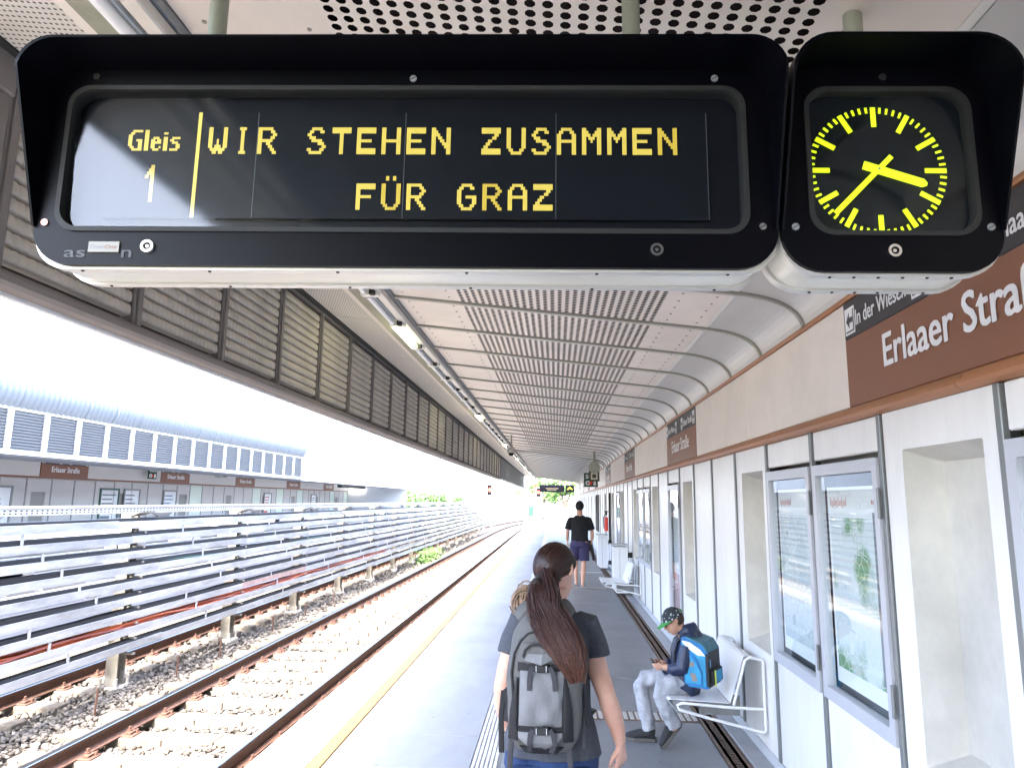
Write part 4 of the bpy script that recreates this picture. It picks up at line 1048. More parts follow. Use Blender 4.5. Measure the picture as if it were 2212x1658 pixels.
SO = Vector((-.4, 1.6, 0)); SR = Matrix.Rotation(R(2.45), 3, 'Z')
for o in (disp, ck): o.location = SO+SR @ (o.location-SO); o.rotation_euler = (0, 0, R(2.45))
# ================= SECOND DISPLAY (far), same kind without detail =================
fd = thing("departure_display", "small distant black display hanging at the end of the near platform", "display board", (0, 50, 2.6))
obj("display_box", MB().bbox(-1.15, .62, 50, 50.25, 2.42, 2.93, .05), black, fd); dtx = mat("far_text_dim", (.10,.08,.05), .5); obj("display_text", MB().box(-.7, .2, 49.985, 49.998, 2.65, 2.69), dtx, fd); obj("display_text", MB().box(-.6, .05, 49.985, 49.998, 2.55, 2.58), dtx, fd)
obj("hanger_tube", MB().cyl((-.6, 50.1), .04, 2.93, 3.9).cyl((.3, 50.1), .04, 2.93, 3.9), tubem, fd)
fk = thing("station_clock", "small distant clock beside the far display at the platform end", "clock", (1, 50, 2.6))
obj("clock_box", MB().bbox(.70, 1.30, 50, 50.25, 2.42, 2.93, .05), black, fk); obj("hour_hand", MB().add([(.82,49.99,2.62),(.86,49.99,2.6),(1.01,49.99,2.72),(1.16,49.99,2.6),(1.2,49.99,2.62),(1.01,49.99,2.77)], [(0,1,2,5),(5,2,3,4)]), yel, fk)
obj("hanger_tube", MB().cyl((1.0, 50.1), .04, 2.93, 3.9), tubem, fk)
fd2 = thing("departure_display", "dark display hanging below the opposite canopy near its end", "display board", (-12, 40, 2.5))
obj("display_box", MB().bbox(-12.2, -11.95, 38.6, 43.6, 2.38, 2.78, .03), mat("display_dark_green", (.004,.012,.010), .4), fd2); obj("clock_glyph", MB().add([(-11.945,38.9,2.5),(-11.945,39.15,2.62),(-11.945,39.4,2.5),(-11.945,39.15,2.55)], [(0,1,2,3)]), grn, fd2)
obj("hanger_tube", MB().cyl((-12.07, 39.5), .03, 2.78, 3.05).cyl((-12.07, 42.8), .03, 2.78, 3.05), tubem, fd2)
# ================= BENCHES =================
bw = mat("bench_white_enamel", (.72,.73,.74), .3, var=.04, scale=5)
def bench(lbl, y0, y1):
    t = thing("platform_bench", lbl, "bench", (1.2, (y0+y1)/2, 0), group="white wall benches")
    def sheet(pts, nm):
        th = .004; mb = MB(); n = len(pts)
        vs = [(p[0], y, p[1]) for y in (y0, y1) for p in pts]+[(p[0], y, p[1]-th) for y in (y0, y1) for p in pts]
        fs = [(i, i+1, n+i+1, n+i) for i in range(n-1)]+[(2*n+i, 3*n+i, 3*n+i+1, 2*n+i+1) for i in range(n-1)]+[(i, 2*n+i, 2*n+i+1, i+1) for i in range(n-1)]+[(n+i, n+i+1, 3*n+i+1, 3*n+i) for i in range(n-1)]+[(0,n,3*n,2*n),(n-1,3*n-1,4*n-1,2*n-1)]
        mb.add(vs, fs); obj(nm, mb, bw, t)
    sheet([(.865,.318),(.805,.392),(.82,.402),(1.235,.385)], "seat"); sheet([(1.242,.387),(1.345,.70),(1.36,.712),(1.42,.69)], "backrest")
    for y in (y0-.012, y1+.012):
        pts = [(1.47,.352),(1.2,.36),(.90,.378),(.868,.365),(.878,.335),(1.1,.28),(1.30,.235),(1.462,.198),(1.478,.212),(1.478,.66),(1.465,.685),(1.385,.70),(1.352,.68),(1.262,.375)]
        obj("side_frame", MB().tube([(x, y, z) for x, z in pts], .0105, n=8, side=(0,1,0)), bw, t, sm=60)
    obj("support_bracket", MB().bbox(1.05, 1.11, (y0+y1)/2-.15, (y0+y1)/2+.15, .33, .378, .006).box(1.10, 1.40, (y0+y1)/2-.02, (y0+y1)/2+.02, .2, .34), midgrey, t)
    return t
bench("white sheet-metal bench on the wall that the boy sits on", 5.32, 6.10)
bench("white bench farther along the wall, beyond the poster cases", 12.6, 13.4)
def bin_(lbl, y, top):
    t = thing("litter_bin", lbl, "litter bin", (1.2, y, 0), group="white litter bins on the wall")
    obj("bin_body", MB().prism([(1.12,.12),(1.18,.06),(1.38,.06),(1.40,top),(1.12,top)], y, y+.42, 'y'), bw, t)
    obj("lid", MB().bbox(1.08, 1.42, y-.02, y+.44, top+.03, top+.05, .005), greyp, t); obj("door_seam", MB().box(1.24, 1.246, y-.003, y, .1, top-.02), midgrey, t)
    obj("bracket", MB().box(1.40, 1.49, y+.02, y+.07, .15, .25).box(1.40, 1.49, y+.02, y+.07, top-.2, top-.1), rubber, t)
bin_("white litter bin just behind the second bench", 13.9, .92); bin_("white litter bin far along the wall beside the walking man", 19.0, .88)
t = thing("fire_extinguisher", "red fire extinguisher in the wall recess far along the platform", "fire extinguisher", (1.44, 19.9, 1.0))
obj("tank", MB().cyl((1.42, 19.9), .05, .98, 1.36, n=14), redm, t, sm=30); obj("valve", MB().cyl((1.42, 19.9), .03, 1.42, 1.52).box(1.36, 1.48, 19.88, 19.92, 1.5, 1.53), rubber, t); obj("hose", MB().tube([(1.42,19.9,1.48),(1.34,19.9,1.35),(1.35,19.9,1.05)], .012, n=6), rubber, t)
# ================= CEILING CAMERA / SPEAKER =================
t = thing("security_camera", "round dome security camera hanging on a rod from the ceiling", "security camera", (-1.02, 16, 2.8))
dm = mat("dome_grey_white", (.48,.47,.43), .4)
obj("rod", MB().cyl((-1.02, 16), .016, 2.97, 3.28), tubem, t, sm=True)
obj("dome_housing", MB().tube([(-1.02,16,z) for z in (3.0,2.985,2.96,2.93,2.88,2.86)], [.03,.06,.085,.10,.105,.10], n=24), dm, t, sm=30)
obj("lens_dome", MB().ell((-1.02,16,2.85), (.068,.068,.06), 16, 8), black, t, sm=80)
t = thing("speaker_sign", "small dark square sign with a white square ring hanging beside the SOS sign", "hanging sign", (.99, 18.0, 2.3))
obj("rod", MB().cyl((.99, 18), .03, 2.72, cz(1.)+.01), tubem, t)
obj("loudspeaker", MB().tube([(.99,17.9,2.64),(.99,18.1,2.64)], [.15,.09], n=20, side=(0,0,1)).cyl((.99,2.64), .04, 17.86, 17.9, 'y'), tubem, t)
mb = MB(); mb.bbox(.85, 1.12, 17.98, 18.02, 2.29, 2.56, .01); mb.cur = 1; mb.ring(rrect(.90,1.07,2.34,2.51,.01,1), rrect(.935,1.035,2.375,2.475,.01,1), 17.974, 17.979, 'y')
obj("square_plate", mb, [mat("sign_olive_dark", (.05,.045,.03), .5), mat("print_cream", (.6,.57,.45), .5)], t)
t = thing("security_camera", "small camera on the opposite platform hanging under the canopy right of the SOS sign", "security camera", (-13, 26, 2.6))
obj("rod", MB().cyl((-12.9, 26.3), .02, 2.75, 3.02), tubem, t); obj("camera_body", MB().bbox(-13.05, -12.75, 26.1, 26.5, 2.5, 2.75, .03), dm, t); obj("lens_hood", MB().bbox(-12.76, -12.70, 26.15, 26.4, 2.54, 2.68, .01), black, t)

# ================= FAR END OF PLATFORM =================
t = thing("end_barrier", "low glazed barrier closing the far end of the near platform", "barrier", (.2, 57, 0))
pg = mat("pale_green_glass_panel", (.52,.60,.55), .2)
for k in range(3): obj("glass_panel", MB().bbox(-.72+k*.76, -.03+k*.76, 57, 57.03, .08, 1.0, .005), pg, t)
for k in range(4): obj("barrier_post", MB().box(-.76+k*.76, -.72+k*.76, 56.98, 57.05, 0, 1.06), greyp, t)
obj("handrail", MB().box(-.8, 1.6, 56.97, 57.06, 1.02, 1.07), whitep, t)
t = thing("end_cabin", "small white cabin with a dark window beside the curved track", "cabin", (-3, 58, 0))
obj("cabin_wall", MB().bbox(-2.6, -1.25, 58, 61, -.3, 2.3, .02), whitep, t); obj("window", MB().bbox(-2.22, -1.75, 57.96, 58.0, .55, 1.35, .01), mat("window_dark_green", (.03,.07,.06), .15), t); obj("roof", MB().bbox(-2.7, -1.15, 57.9, 61.1, 2.3, 2.36, .01), greyp, t)
def signal(lbl, x, y, z, s=1.):
    t = thing("track_signal", lbl, "signal light", (x, y, z), group="track signals")
    obj("signal_box", MB().bbox(x-.22*s, x+.22*s, y, y+.25, z, z+1.1*s, .04), black, t)
    obj("border", MB().ring(rrect(x-.26*s, x+.26*s, z-.04*s, z+1.14*s, .1*s), rrect(x-.21*s, x+.21*s, z+.01*s, z+1.09*s, .08*s), y-.01, y+.03, 'y'), whitep, t)
    obj("red_lens", MB().cyl((x, z+.75*s), .15*s, y-.03, y-.0, 'y'), mat("red_lens_lit", (.8,.03,.02), .4, emit=(1,.03,.01), estr=.9), t)
    obj("number_plate", MB().box(x-.15*s, x+.15*s, y-.02, y-.005, z+.12*s, z+.38*s), whitep, t)
    obj("signal_post", MB().cyl((x, y+.2), .05, -.6, z), postm, t)
signal("red track signal standing beside the far end of the opposite track", -6.9, 74, 1.75, 1.5)
signal("red signal hanging close to the distant display at the platform end", -1.35, 56, 1.75, .95)
polem = mat("pole_grey_blue", (.42,.47,.50), .6)
def pole(lbl, x, y, h, r, m=polem): o = obj("overhead_pole", MB().tube([(x, y, -.6), (x, y, h)], [r, r*.75], n=10), m); tag(o, lbl, "pole"); return o
pole("tall grey pole left of the red signal, beyond the opposite platform", -9.2, 55, 5.2, .10); pole("thin orange-tinted pole behind the far tracks", -8.6, 92, 6, .09, mat("pole_terracotta", (.50,.30,.20), .6)); pole("pale pole right of the terracotta one, beyond the tracks", -6.6, 92, 6.5, .11)
o = obj("marker_pole", MB().tube([(-5.15,57.2,-.6),(-5.15,57.2,3.2)], .07, n=8), whitep); tag(o, "black and white banded marker pole at the end of the cable rack", "pole")
for k in range(10): obj("black_band", MB().cyl((-5.15, 57.2), .073, .9+k*.24, 1.0+k*.24), rubber, o)
t = thing("radio_mast", "distant red and white mast rising behind the platform end", "mast", (-3, 110, 0))
for k in range(5): obj("mast_section", MB().tube([(-3.2,110,3.0+k*1.5),(-3.2,110,4.5+k*1.5)], .3-.03*k, n=8), redm if k % 2 == 0 else whitep, t)
# ---- buildings far away ----
def building(lbl, x, y, w, d, h, col, floors, winm=None, z=-.7, roofc=None):
    t = thing("apartment_building", lbl, "building", (x, y, z)); wm = mat("facade_%02d" % (hash(lbl) % 90), col, .8, var=.05, scale=.3)
    obj("facade_wall", MB().box(x-w/2, x+w/2, y, y+d, z, z+h), wm, t); obj("roof", MB().box(x-w/2-.2, x+w/2+.2, y-.2, y+d, z+h, z+h+.4), mat("roof_pale_"+lbl[:4], roofc or (.4,.4,.42), .8), t)
    me = MB().bbox(-.6, .6, -.03, .08, 0, 1.4, .02).mesh("window", mat("window_blue_grey", (.30,.38,.45), .2)); nx = int(w/3.2)
    for f in range(floors):
        for k in range(nx): inst("window", me, (x-w/2+(k+.5)*w/nx, y-.04, z+1.4+f*h/floors), t)
building("pale apartment block seen between pole and signal, far behind the tracks", -18, 150, 34, 14, 13, (.60,.64,.68), 4)
building("orange and pink tower block rising faintly above the opposite canopy", -78, 210, 22, 18, 41, (.62,.34,.24), 10)
building("low pale building behind the opposite platform end", -34, 120, 20, 14, 12, (.62,.66,.70), 3)
building("pale building behind the end of the near platform", 6, 190, 30, 14, 9, (.66,.68,.66), 3)
# ---- trees ----
bark = mat("bark", (.09,.07,.05), .9)
leafms = [mat("leaf_%s" % n, c, .6) for n, c in (("mid_green", (.10,.19,.05)), ("light_green", (.17,.28,.08)), ("dark_green", (.055,.11,.035)))]
def tree(lbl, x, y, h, r, z0=-.7, n=2600, cat="tree", nm="tree", ls=.12):
    t = thing(nm, lbl, cat, (x, y, z0)); mb = MB(); th = h*.45
    mb.tube([(x, y, z0), (x+.05*h*.1, y, z0+th*.6), (x, y, z0+th)], [.05*r+.06, .045*r+.04, .03*r+.03], n=8)
    cl = []
    for k in range(9):
        a = rng.random()*6.28; q = r*(.35+.45*rng.random()); c = Vector((x+q*math.cos(a), y+q*math.sin(a)*.8, z0+h*(.45+.42*rng.random()))); cl.append((c, r*(.32+.3*rng.random())))
        mb.tube([(x, y, z0+th*(.5+.5*rng.random())), tuple(c)], [.035*r, .012*r], n=5)
    obj("trunk", mb, bark, t)
    lf = MB()
    for _ in range(n):
        c, rr = cl[rng.integers(len(cl))]; d = Vector(rng.normal(size=3)).normalized()*rr*(rng.random()**.4); p = c+d*1.0
        u = Vector(rng.normal(size=3)).normalized(); v = u.orthogonal().normalized(); s = ls*(.6+.8*rng.random()); lf.cur = int(rng.integers(3))
        lf.add([p-u*s, p+v*s*.5, p+u*s, p-v*s*.5], [(0,1,2,3)])
    me = bpy.data.meshes.new("crown"); me.from_pydata(lf.v, [], lf.f); [me.materials.append(m) for m in leafms]; me.polygons.foreach_set("material_index", lf.mi)
    obj("crown", me, None, t, loc=(-x, -y, -z0))
tree("bright green bush just past the end of the opposite platform", -9.9, 51, 3.4, 1.7, cat="bush", nm="bush", n=4500)
tree("second green bush in front of the pale pole", -8.6, 56, 2.9, 1.3, cat="bush", nm="bush", n=3000)
tree("tree in sunlight seen through the platform end on the right", 1.2, 84, 6.0, 2.6, ls=.2); tree("tree beyond the curved cable trays", -11.5, 170, 9.5, 4.5, ls=.35)
tree("tall pale tree behind the platform end, left of the man", -2.0, 120, 7.5, 3.0, ls=.25, n=1600); tree("broad tree behind the far red signal", -15, 175, 11, 6, ls=.4); tree("round tree right of centre beyond the far display", -5.5, 150, 8, 3.5, ls=.3, n=2000)
# weeds by the rack
wd = MB()
for _ in range(500):
    x = -4.85+.18*rng.normal(); y = 27.2+.9*rng.normal(); z = -.56+.45*rng.random(); u = Vector(rng.normal(size=3)).normalized()*.07; v = u.orthogonal().normalized()*.035; p = Vector((x, y, z)); wd.add([p-u, p+v, p+u, p-v], [(0,1,2,3)])
o = obj("weed_clump", wd, leafms[0]); o['kind'] = 'stuff'; tag(o, "small clump of green weeds growing under the far part of the cable rack", "weeds")

# ================= PEOPLE =================
def skinm(nm, c):
    m = mat(nm, c, .5, var=.10, scale=9, var2=(c[0]*.9, c[1]*.78, c[2]*.74)); b = m.node_tree.nodes["Principled BSDF"]; b.inputs["Subsurface Weight"].default_value = .12; b.inputs["Subsurface Scale"].default_value = .02; b.inputs["Subsurface Radius"].default_value = (1,.3,.15); return m
skin = skinm("skin_light", (.60,.37,.29)); skinb = skinm("skin_boy", (.50,.30,.21))
def hand(mb, wrist, d, palm_n, s=1., curl=.5, thumb=1, spread=1.):
    """palm and five fingers; d direction of the hand, palm_n palm normal (fingers curl towards it), thumb = +-1 side"""
    w = Vector(wrist); d = Vector(d).normalized(); nrm = Vector(palm_n); nrm = (nrm-d*nrm.dot(d)).normalized(); side = d.cross(nrm)*thumb
    mb.tube([w-d*.015*s, w+d*.02*s, w+d*.055*s, w+d*.085*s], [(.024*s,.017*s), (.033*s,.015*s), (.039*s,.014*s), (.036*s,.011*s)], n=12, side=side)
    for k, (L, off) in enumerate(((.070,.030), (.079,.010), (.073,-.010), (.058,-.029))):
        b = w+d*.078*s+side*off*s; c = curl*(1+.12*k); p = [b-d*.02*s, b]; dd = d.copy(); a = 0
        for q, f in enumerate((.45,.32,.25)):
            a += c*(.75 if q == 0 else .9); dd = d*math.cos(a)+nrm*math.sin(a); p.append(p[-1]+dd*L*f*s)
        mb.tube(p, [.0095*s,.0095*s,.0088*s,.0078*s,.006*s], n=8)
    b = w+d*.025*s+side*.03*s; t1 = (d*.65+side*.75+nrm*.25).normalized(); t2 = (d*.95+side*.15+nrm*.35).normalized()
    mb.tube([b-side*.012*s, b+t1*.03*s, b+t1*.03*s+t2*.028*s, b+t1*.03*s+t2*.05*s], [.014*s,.0115*s,.010*s,.007*s], n=8)
def head(mb, c, s=1., face=(0,1,0), up=(0,0,1), nose=True):
    f = Vector(face).normalized(); u = Vector(up); u = (u-f*u.dot(f)).normalized(); r = f.cross(u); Rm = Matrix((r, f, u)).transposed(); c = Vector(c)
    P = lambda x, y, z: c+r*x*s+f*y*s+u*z*s
    mb.ell(P(0,-.008,.022), (.076*s,.095*s,.092*s), 20, 14, Rm); mb.ell(P(0,.03,-.035), (.058*s,.062*s,.078*s), 16, 12, Rm); mb.ell(P(0,.055,-.088), (.026*s,.026*s,.022*s), 12, 8, Rm)
    mb.tube([P(0,.088,.02), P(0,.106,-.022), P(0,.092,-.032)], [.009*s,.014*s,.010*s], n=8)
    for sx in (-1, 1):
        mb.tube([P(sx*.072,-.01,.018), P(sx*.083,-.018,.02)], [(.017*s,.032*s),(.014*s,.028*s)], n=12, side=f)
        mb.ell(P(sx*.028,.078,.012), (.014*s,.010*s,.010*s), 8, 6, Rm)
    mb.tube([P(-.022,.084,-.062), P(0,.094,-.060), P(.022,.084,-.062)], [.006*s,.010*s,.006*s], n=8)
    return P, Rm

# ---------- WOMAN ----------
wx = 3.0
woman = thing("person", "woman with long brown ponytail, grey t-shirt and grey backpack seen from behind", "person", (0, wx, 0))
b = MB(); hc = (0.002, 3.005, 1.487)
Pw, Rw = head(b, hc, 1.0, face=(.55, .84, -.10))
b.tube([(0.0,3.0,1.32),(0.0,2.995,1.38),(0.002,2.995,1.43)], [.062,.050,.052], n=16)
b.tube([(-.015,3.0,.80),(-.012,3.0,.92),(-.006,3.0,1.05),(0,3.0,1.18),(0,3.0,1.27),(0,3.0,1.325)], [(.172,.115),(.15,.10),(.130,.086),(.134,.094),(.118,.078),(.068,.055)], n=28)
ARM_L = [(-.11,3.0,1.285),(-.145,3.0,1.275),(-.168,2.99,1.20),(-.194,2.975,1.11),(-.211,2.965,1.035),(-.209,2.985,.97),(-.199,3.03,.90),(-.186,3.06,.855)]
b.tube(ARM_L, [.040,.042,.043,.042,.0375,.039,.033,.026], n=16)
ARM_R = [(.10,3.0,1.285),(.136,3.0,1.272),(.152,2.99,1.20),(.172,2.98,1.11),(.205,2.97,1.02),(.228,2.985,.95),(.250,3.005,.885),(.263,3.02,.825)]
b.tube(ARM_R, [.040,.042,.042,.043,.038,.040,.032,.0235], n=16)
hand(b, (.263,3.02,.825), (.06,.10,-1), (-.6,.5,0), .92, curl=.62, thumb=-1)
hand(b, (-.186,3.06,.855), (.10,.25,-1), (1,0,0), .88, curl=.2, thumb=1)
for sx, fy in ((-1, .10), (1, -.10)):
    b.tube([(sx*.085-.015,3.0,.82),(sx*.09-.012,3.0+fy*.4,.62),(sx*.085-.01,3.0+fy*.9,.44),(sx*.082-.01,3.0+fy*1.0,.25),(sx*.08-.01,3.0+fy*.7,.08)], [.092,.076,.052,.048,.034], n=16)
body_w = bake(b, "body", .0055, 4, skin); obj("body", body_w, None, woman, loc=tuple(-Vector((0,wx,0))), )
tee = mat("heather_grey_cotton", (.058,.065,.082), .9, var=.30, scale=90, bump=.5, bscale=22)
g = MB()
g.tube([(-.015,3.0,.795),(-.014,3.0,.85),(-.012,3.0,.95),(-.006,3.0,1.07),(0,3.0,1.18),(0,3.0,1.26),(0,2.998,1.318),(0,2.998,1.342)], [(.203,.142),(.19,.13),(.165,.115),(.146,.103),(.152,.112),(.150,.102),(.10,.075),(.07,.056)], n=32)
g.tube([(-.09,3.0,1.294),(-.142,3.0,1.285),(-.170,2.995,1.22),(-.182,2.985,1.16)], [.047,.057,.054,.057], n=18); g.tube([(.09,3.0,1.292),(.132,3.0,1.283),(.152,2.995,1.22),(.166,2.985,1.16)], [.047,.056,.054,.057], n=18)
def noise_disp(amp, sc, seed=0.):
    from mathutils import noise
    def fn(me):
        nl = [v.normal.copy() for v in me.vertices]
        for v, n_ in zip(me.vertices, nl): v.co += n_*amp*noise.noise(Vector((v.co.x*sc, v.co.y*sc, v.co.z*sc*.6+seed)))
    return fn
obj("t_shirt", bake(g, "t_shirt", .006, 4, tee, noise_disp(.008, 13)), None, woman, loc=(0,-wx,0))
denim = mat("blue_denim", (.015,.042,.13), .85, var=.45, scale=22, bump=.3, bscale=300)
g = MB(); g.tube([(-.015,3.0,.885),(-.015,3.0,.82),(-.015,3.0,.74)], [(.165,.11),(.187,.128),(.19,.13)], n=28)
for sx, fy in ((-1, .10), (1, -.10)): g.tube([(sx*.088-.015,3.0,.80),(sx*.094-.012,3.0+fy*.4,.62),(sx*.088-.01,3.0+fy*.9,.44),(sx*.085-.01,3.0+fy*1.0,.25),(sx*.083-.01,3.0+fy*.75,.10)], [.104,.086,.064,.057,.055], n=18)
jn = obj("jeans", bake(g, "jeans", .007, 3, denim, noise_disp(.007, 20, 3.)), None, woman, loc=(0,-wx,0))
for sx in (-1, 1):
    x0 = -.015+sx*.09; pk = MB(); pts = [(x0-.055,.775),(x0+.055,.775),(x0+.052,.70),(x0,.675),(x0-.052,.70)]
    pk.add([(p[0], wx-.131-.0*abs(p[0]), p[1]) for p in pts]+[(p[0], wx-.11, p[1]) for p in pts], [(0,1,2,3,4)]+[(i,(i+1)%5,5+(i+1)%5,5+i) for i in range(5)]); obj("back_pocket", pk, denim, woman)
for sx, fy in ((-1, .10), (1, -.10)):
    x = sx*.083-.01; y = 3.0+fy*.75; sh = MB(); sh.tube([(x, y-.06, .05), (x, y, .055), (x, y+.09, .042), (x, y+.17, .035)], [(.036,.045),(.042,.055),(.045,.04),(.03,.025)], n=16, side=(1,0,0)); sh.bbox(x-.045, x+.045, y-.08, y+.18, 0, .02, .008); obj("shoe", sh, mat("shoe_grey", (.15,.15,.16), .7), woman, sm=50)
# hair
hairm = bpy.data.materials.new("brown_hair"); hairm.use_nodes = True; hn, hl = NT(hairm); hb = hn["Principled BSDF"]; hb.inputs["Roughness"].default_value = .38; hb.inputs["Specular IOR Level"].default_value = .4
ha = hn.new("ShaderNodeAttribute"); ha.attribute_name = "tone"; hr = hn.new("ShaderNodeValToRGB"); he = hr.color_ramp.elements; he[0].color = (.008,.0033,.0027,1); he[1].color = (.19,.066,.036,1); hm = he.new(.55); hm.color = (.050,.0165,.0105,1)
hl.new(ha.outputs["Fac"], hr.inputs[0]); hl.new(hr.outputs[0], hb.inputs["Base Color"])
def strands(name, paths, par, m=hairm, n=4):
    """paths: list of (points, radius list, tone list)"""
    mb = MB(); tones = []
    for pts, rs, tn in paths:
        c0 = len(mb.f); mb.tube(pts, rs, n=n, cap=False)
        k = len(mb.f)-c0; tones += [tn[min(len(tn)-1, i//n)] if isinstance(tn, list) else tn for i in range(k)]
    me = bpy.data.meshes.new(name); me.from_pydata(mb.v, [], mb.f); me.materials.append(m); at = me.attributes.new("tone", 'FLOAT', 'FACE'); at.data.foreach_set("value", tones)
    me.polygons.foreach_set("use_smooth", [True]*len(me.polygons)); me.update(); return obj(name, me, None, par, loc=tuple(-wloc(par)))
base_p = Vector((-.062, 2.925, 1.470))
cap = MB(); hcv = Vector(hc)
hfw = Vector((.55,.84,-.10)).normalized(); hup = Vector((0,0,1)); hup = (hup-hfw*hup.dot(hfw)).normalized(); hri = hfw.cross(hup)
Hr = Matrix((hri, hfw, hup)).transposed()
scp = hcv-hfw*.008+hup*.022; sr = Vector((.0805,.100,.097))
def scalp(th, ph, k=1.0):   # th around up axis from back, ph polar
    d = Vector((sr.x*math.sin(ph)*math.sin(th), -sr.y*math.sin(ph)*math.cos(th), sr.z*math.cos(ph)))*k
    return scp+Hr @ d
paths = []
bd_loc = Hr.inverted() @ (base_p-scp); bdn = Vector((bd_loc.x/sr.x, bd_loc.y/sr.y, bd_loc.z/sr.z)).normalized()
def on_scalp(d, k): return scp+Hr @ Vector((d.x*sr.x, d.y*sr.y, d.z*sr.z))*k
capv = MB(); 
for _ in range(2600):
    th = rng.uniform(-math.pi, math.pi); 
    zlim = rng.uniform(-.95, 1)
    ph = math.acos(zlim); d0 = Vector((math.sin(ph)*math.sin(th), -math.sin(ph)*math.cos(th), math.cos(ph)))
    # hairline: keep behind the ears and above the forehead
    if d0.y > .55 and d0.z < .60: continue
    if d0.y > -.42 and d0.z < .14: continue
    if d0.z < -.72: continue
    ang = d0.angle(bdn)
    if ang < .15: continue
    n_s = 9; pts = []; tn = []
    t0 = rng.uniform(.12,.5); k0 = 1.0+rng.random()*.035
    for i in range(n_s+1):
        f = i/n_s; q = (d0*math.sin((1-f)*ang)+bdn*math.sin(f*ang))/max(1e-4, math.sin(ang)); pts.append(on_scalp(q.normalized(), k0+.03*f)); tn.append(min(1, t0*(.55+.9*(f > .55)*(f-.55)*2+.1*f)))
    paths.append((pts, [.0024]*(n_s)+[.002], tn))
strands("scalp_hair", paths, woman)
cp = MB(); cp.ell(scp-hfw*.006, (.0785,.094,.094), 24, 16, Hr)
cme = cp.mesh("hair_base", mat("hair_base_brown", (.018,.008,.006), .6)); 
bmx = bmesh.new(); bmx.from_mesh(cme)
dl = []
for f in bmx.faces:
    q = Hr.inverted() @ (f.calc_center_median()-scp); q = Vector((q.x/sr.x, q.y/sr.y, q.z/sr.z))
    if (q.y > .5 and q.z < .55) or (q.y > -.40 and q.z < .12) : dl.append(f)
bmesh.ops.delete(bmx, geom=dl, context='FACES'); bmx.to_mesh(cme); bmx.free(); obj("hair_base", cme, None, woman, loc=(0,-wx,0), sm=True)
# ponytail centreline, half widths
PT = [(-.062,2.915,1.472,.016,.016),(-.070,2.885,1.452,.028,.024),(-.064,2.862,1.42,.040,.028),(-.046,2.838,1.38,.054,.030),(-.022,2.812,1.34,.068,.031),(.002,2.782,1.30,.072,.030),(.028,2.755,1.26,.066,.028),(.050,2.735,1.22,.056,.026),(.068,2.722,1.175,.042,.022),(.082,2.715,1.13,.022,.012)]
def pt_at(f):
    s = f*(len(PT)-1); i = min(len(PT)-2, int(s)); q = s-i; return [PT[i][k]*(1-q)+PT[i+1][k]*q for k in range(5)]
pd = MB(); pd.tube([p[:3] for p in PT], [(p[3]*.88, p[4]*.8) for p in PT], n=14); 
obj("ponytail_core", pd, mat("hair_base_brown", (0,0,0)), woman, sm=80)
paths = []
for _ in range(1700):
    a = rng.random()*6.283; rr = .80+.22*rng.random()+(.22*rng.random() if rng.random() < .08 else 0); f1 = rng.uniform(.70, 1.06); off = rng.normal()*.45; t0 = min(1., abs(rng.normal())*.22+.30); ph = rng.random()*6.28
    pts = []; rs = []; tn = []; N = 14
    for i in range(N+1):
        f = min(1.0, f1*i/N); x, y, z, w, dpt = pt_at(f); aa = a+off*f; jit = .006*math.sin(f*9+ph)
        pts.append((x+math.cos(aa)*w*rr+jit, y+math.sin(aa)*dpt*rr, z+.35*math.cos(aa)*w*(.2+.6*f)-.008*(f1*i/N-f)*14)); rs.append(.0015*(1-.35*f)); tn.append(min(1, t0*(.55+.75*f)))
    paths.append((pts, rs, tn))
for _ in range(420):   # flyaway and loose neck strands
    s0 = on_scalp(Vector((rng.uniform(-.35,.55), rng.uniform(-.9,-.6), rng.uniform(-.75,.05))).normalized(), 1.0); e0 = Vector((-.03+.05*rng.random(), 2.79, 1.27+.07*rng.random())); md = (s0+e0)/2+Vector((.022*rng.random(), -.025, .012*rng.random()))
    paths.append(([s0, (s0+md)/2, md, (md+e0)/2, e0], [.0017]*5, rng.uniform(.15,.42)))
for _ in range(70):   # fine stray hairs lifting off the tail and the crown
    f0 = rng.random(); x, y, z, w, dpt = pt_at(f0); x2, y2, z2, w2, d2 = pt_at(min(1, f0+.25+.2*rng.random())); s_ = rng.choice([-1, 1]); k = 1.05+.35*rng.random()
    paths.append(([(x+s_*w*.9, y, z), ((x+x2)/2+s_*(w+w2)/2*k, (y+y2)/2-.01, (z+z2)/2), (x2+s_*w2*k*.95, y2-.01*rng.random(), z2-.01)], [.0009]*3, .6))
strands("ponytail", paths, woman)
paths = []   # lighter curls in front of the left shoulder, daylight on them put into the colour
beige = mat("daylit_hair_curl", (.30,.20,.13), .5, var=.5, scale=40)
for _ in range(170):
    a = rng.random()*6.28; r0 = .018+.024*rng.random(); c = Vector((-.108+.012*rng.normal(), 2.93+.02*rng.random(), 1.378+.012*rng.normal())); st = rng.random()*6.28; tn = rng.uniform(.4, 1)
    pts = [c+Vector((r0*1.25*math.cos(st+k*.45), .01*math.sin(k), r0*1.35*math.sin(st+k*.45))) for k in range(7)]
    paths.append((pts, [.0032]*7, tn))
strands("loose_curls", paths, woman, beige)
tie = obj("hair_tie", MB().tube([(-.062,2.918,1.476),(-.066,2.905,1.462)], .0185, n=12, side=(1,0,0)), rubber, woman)
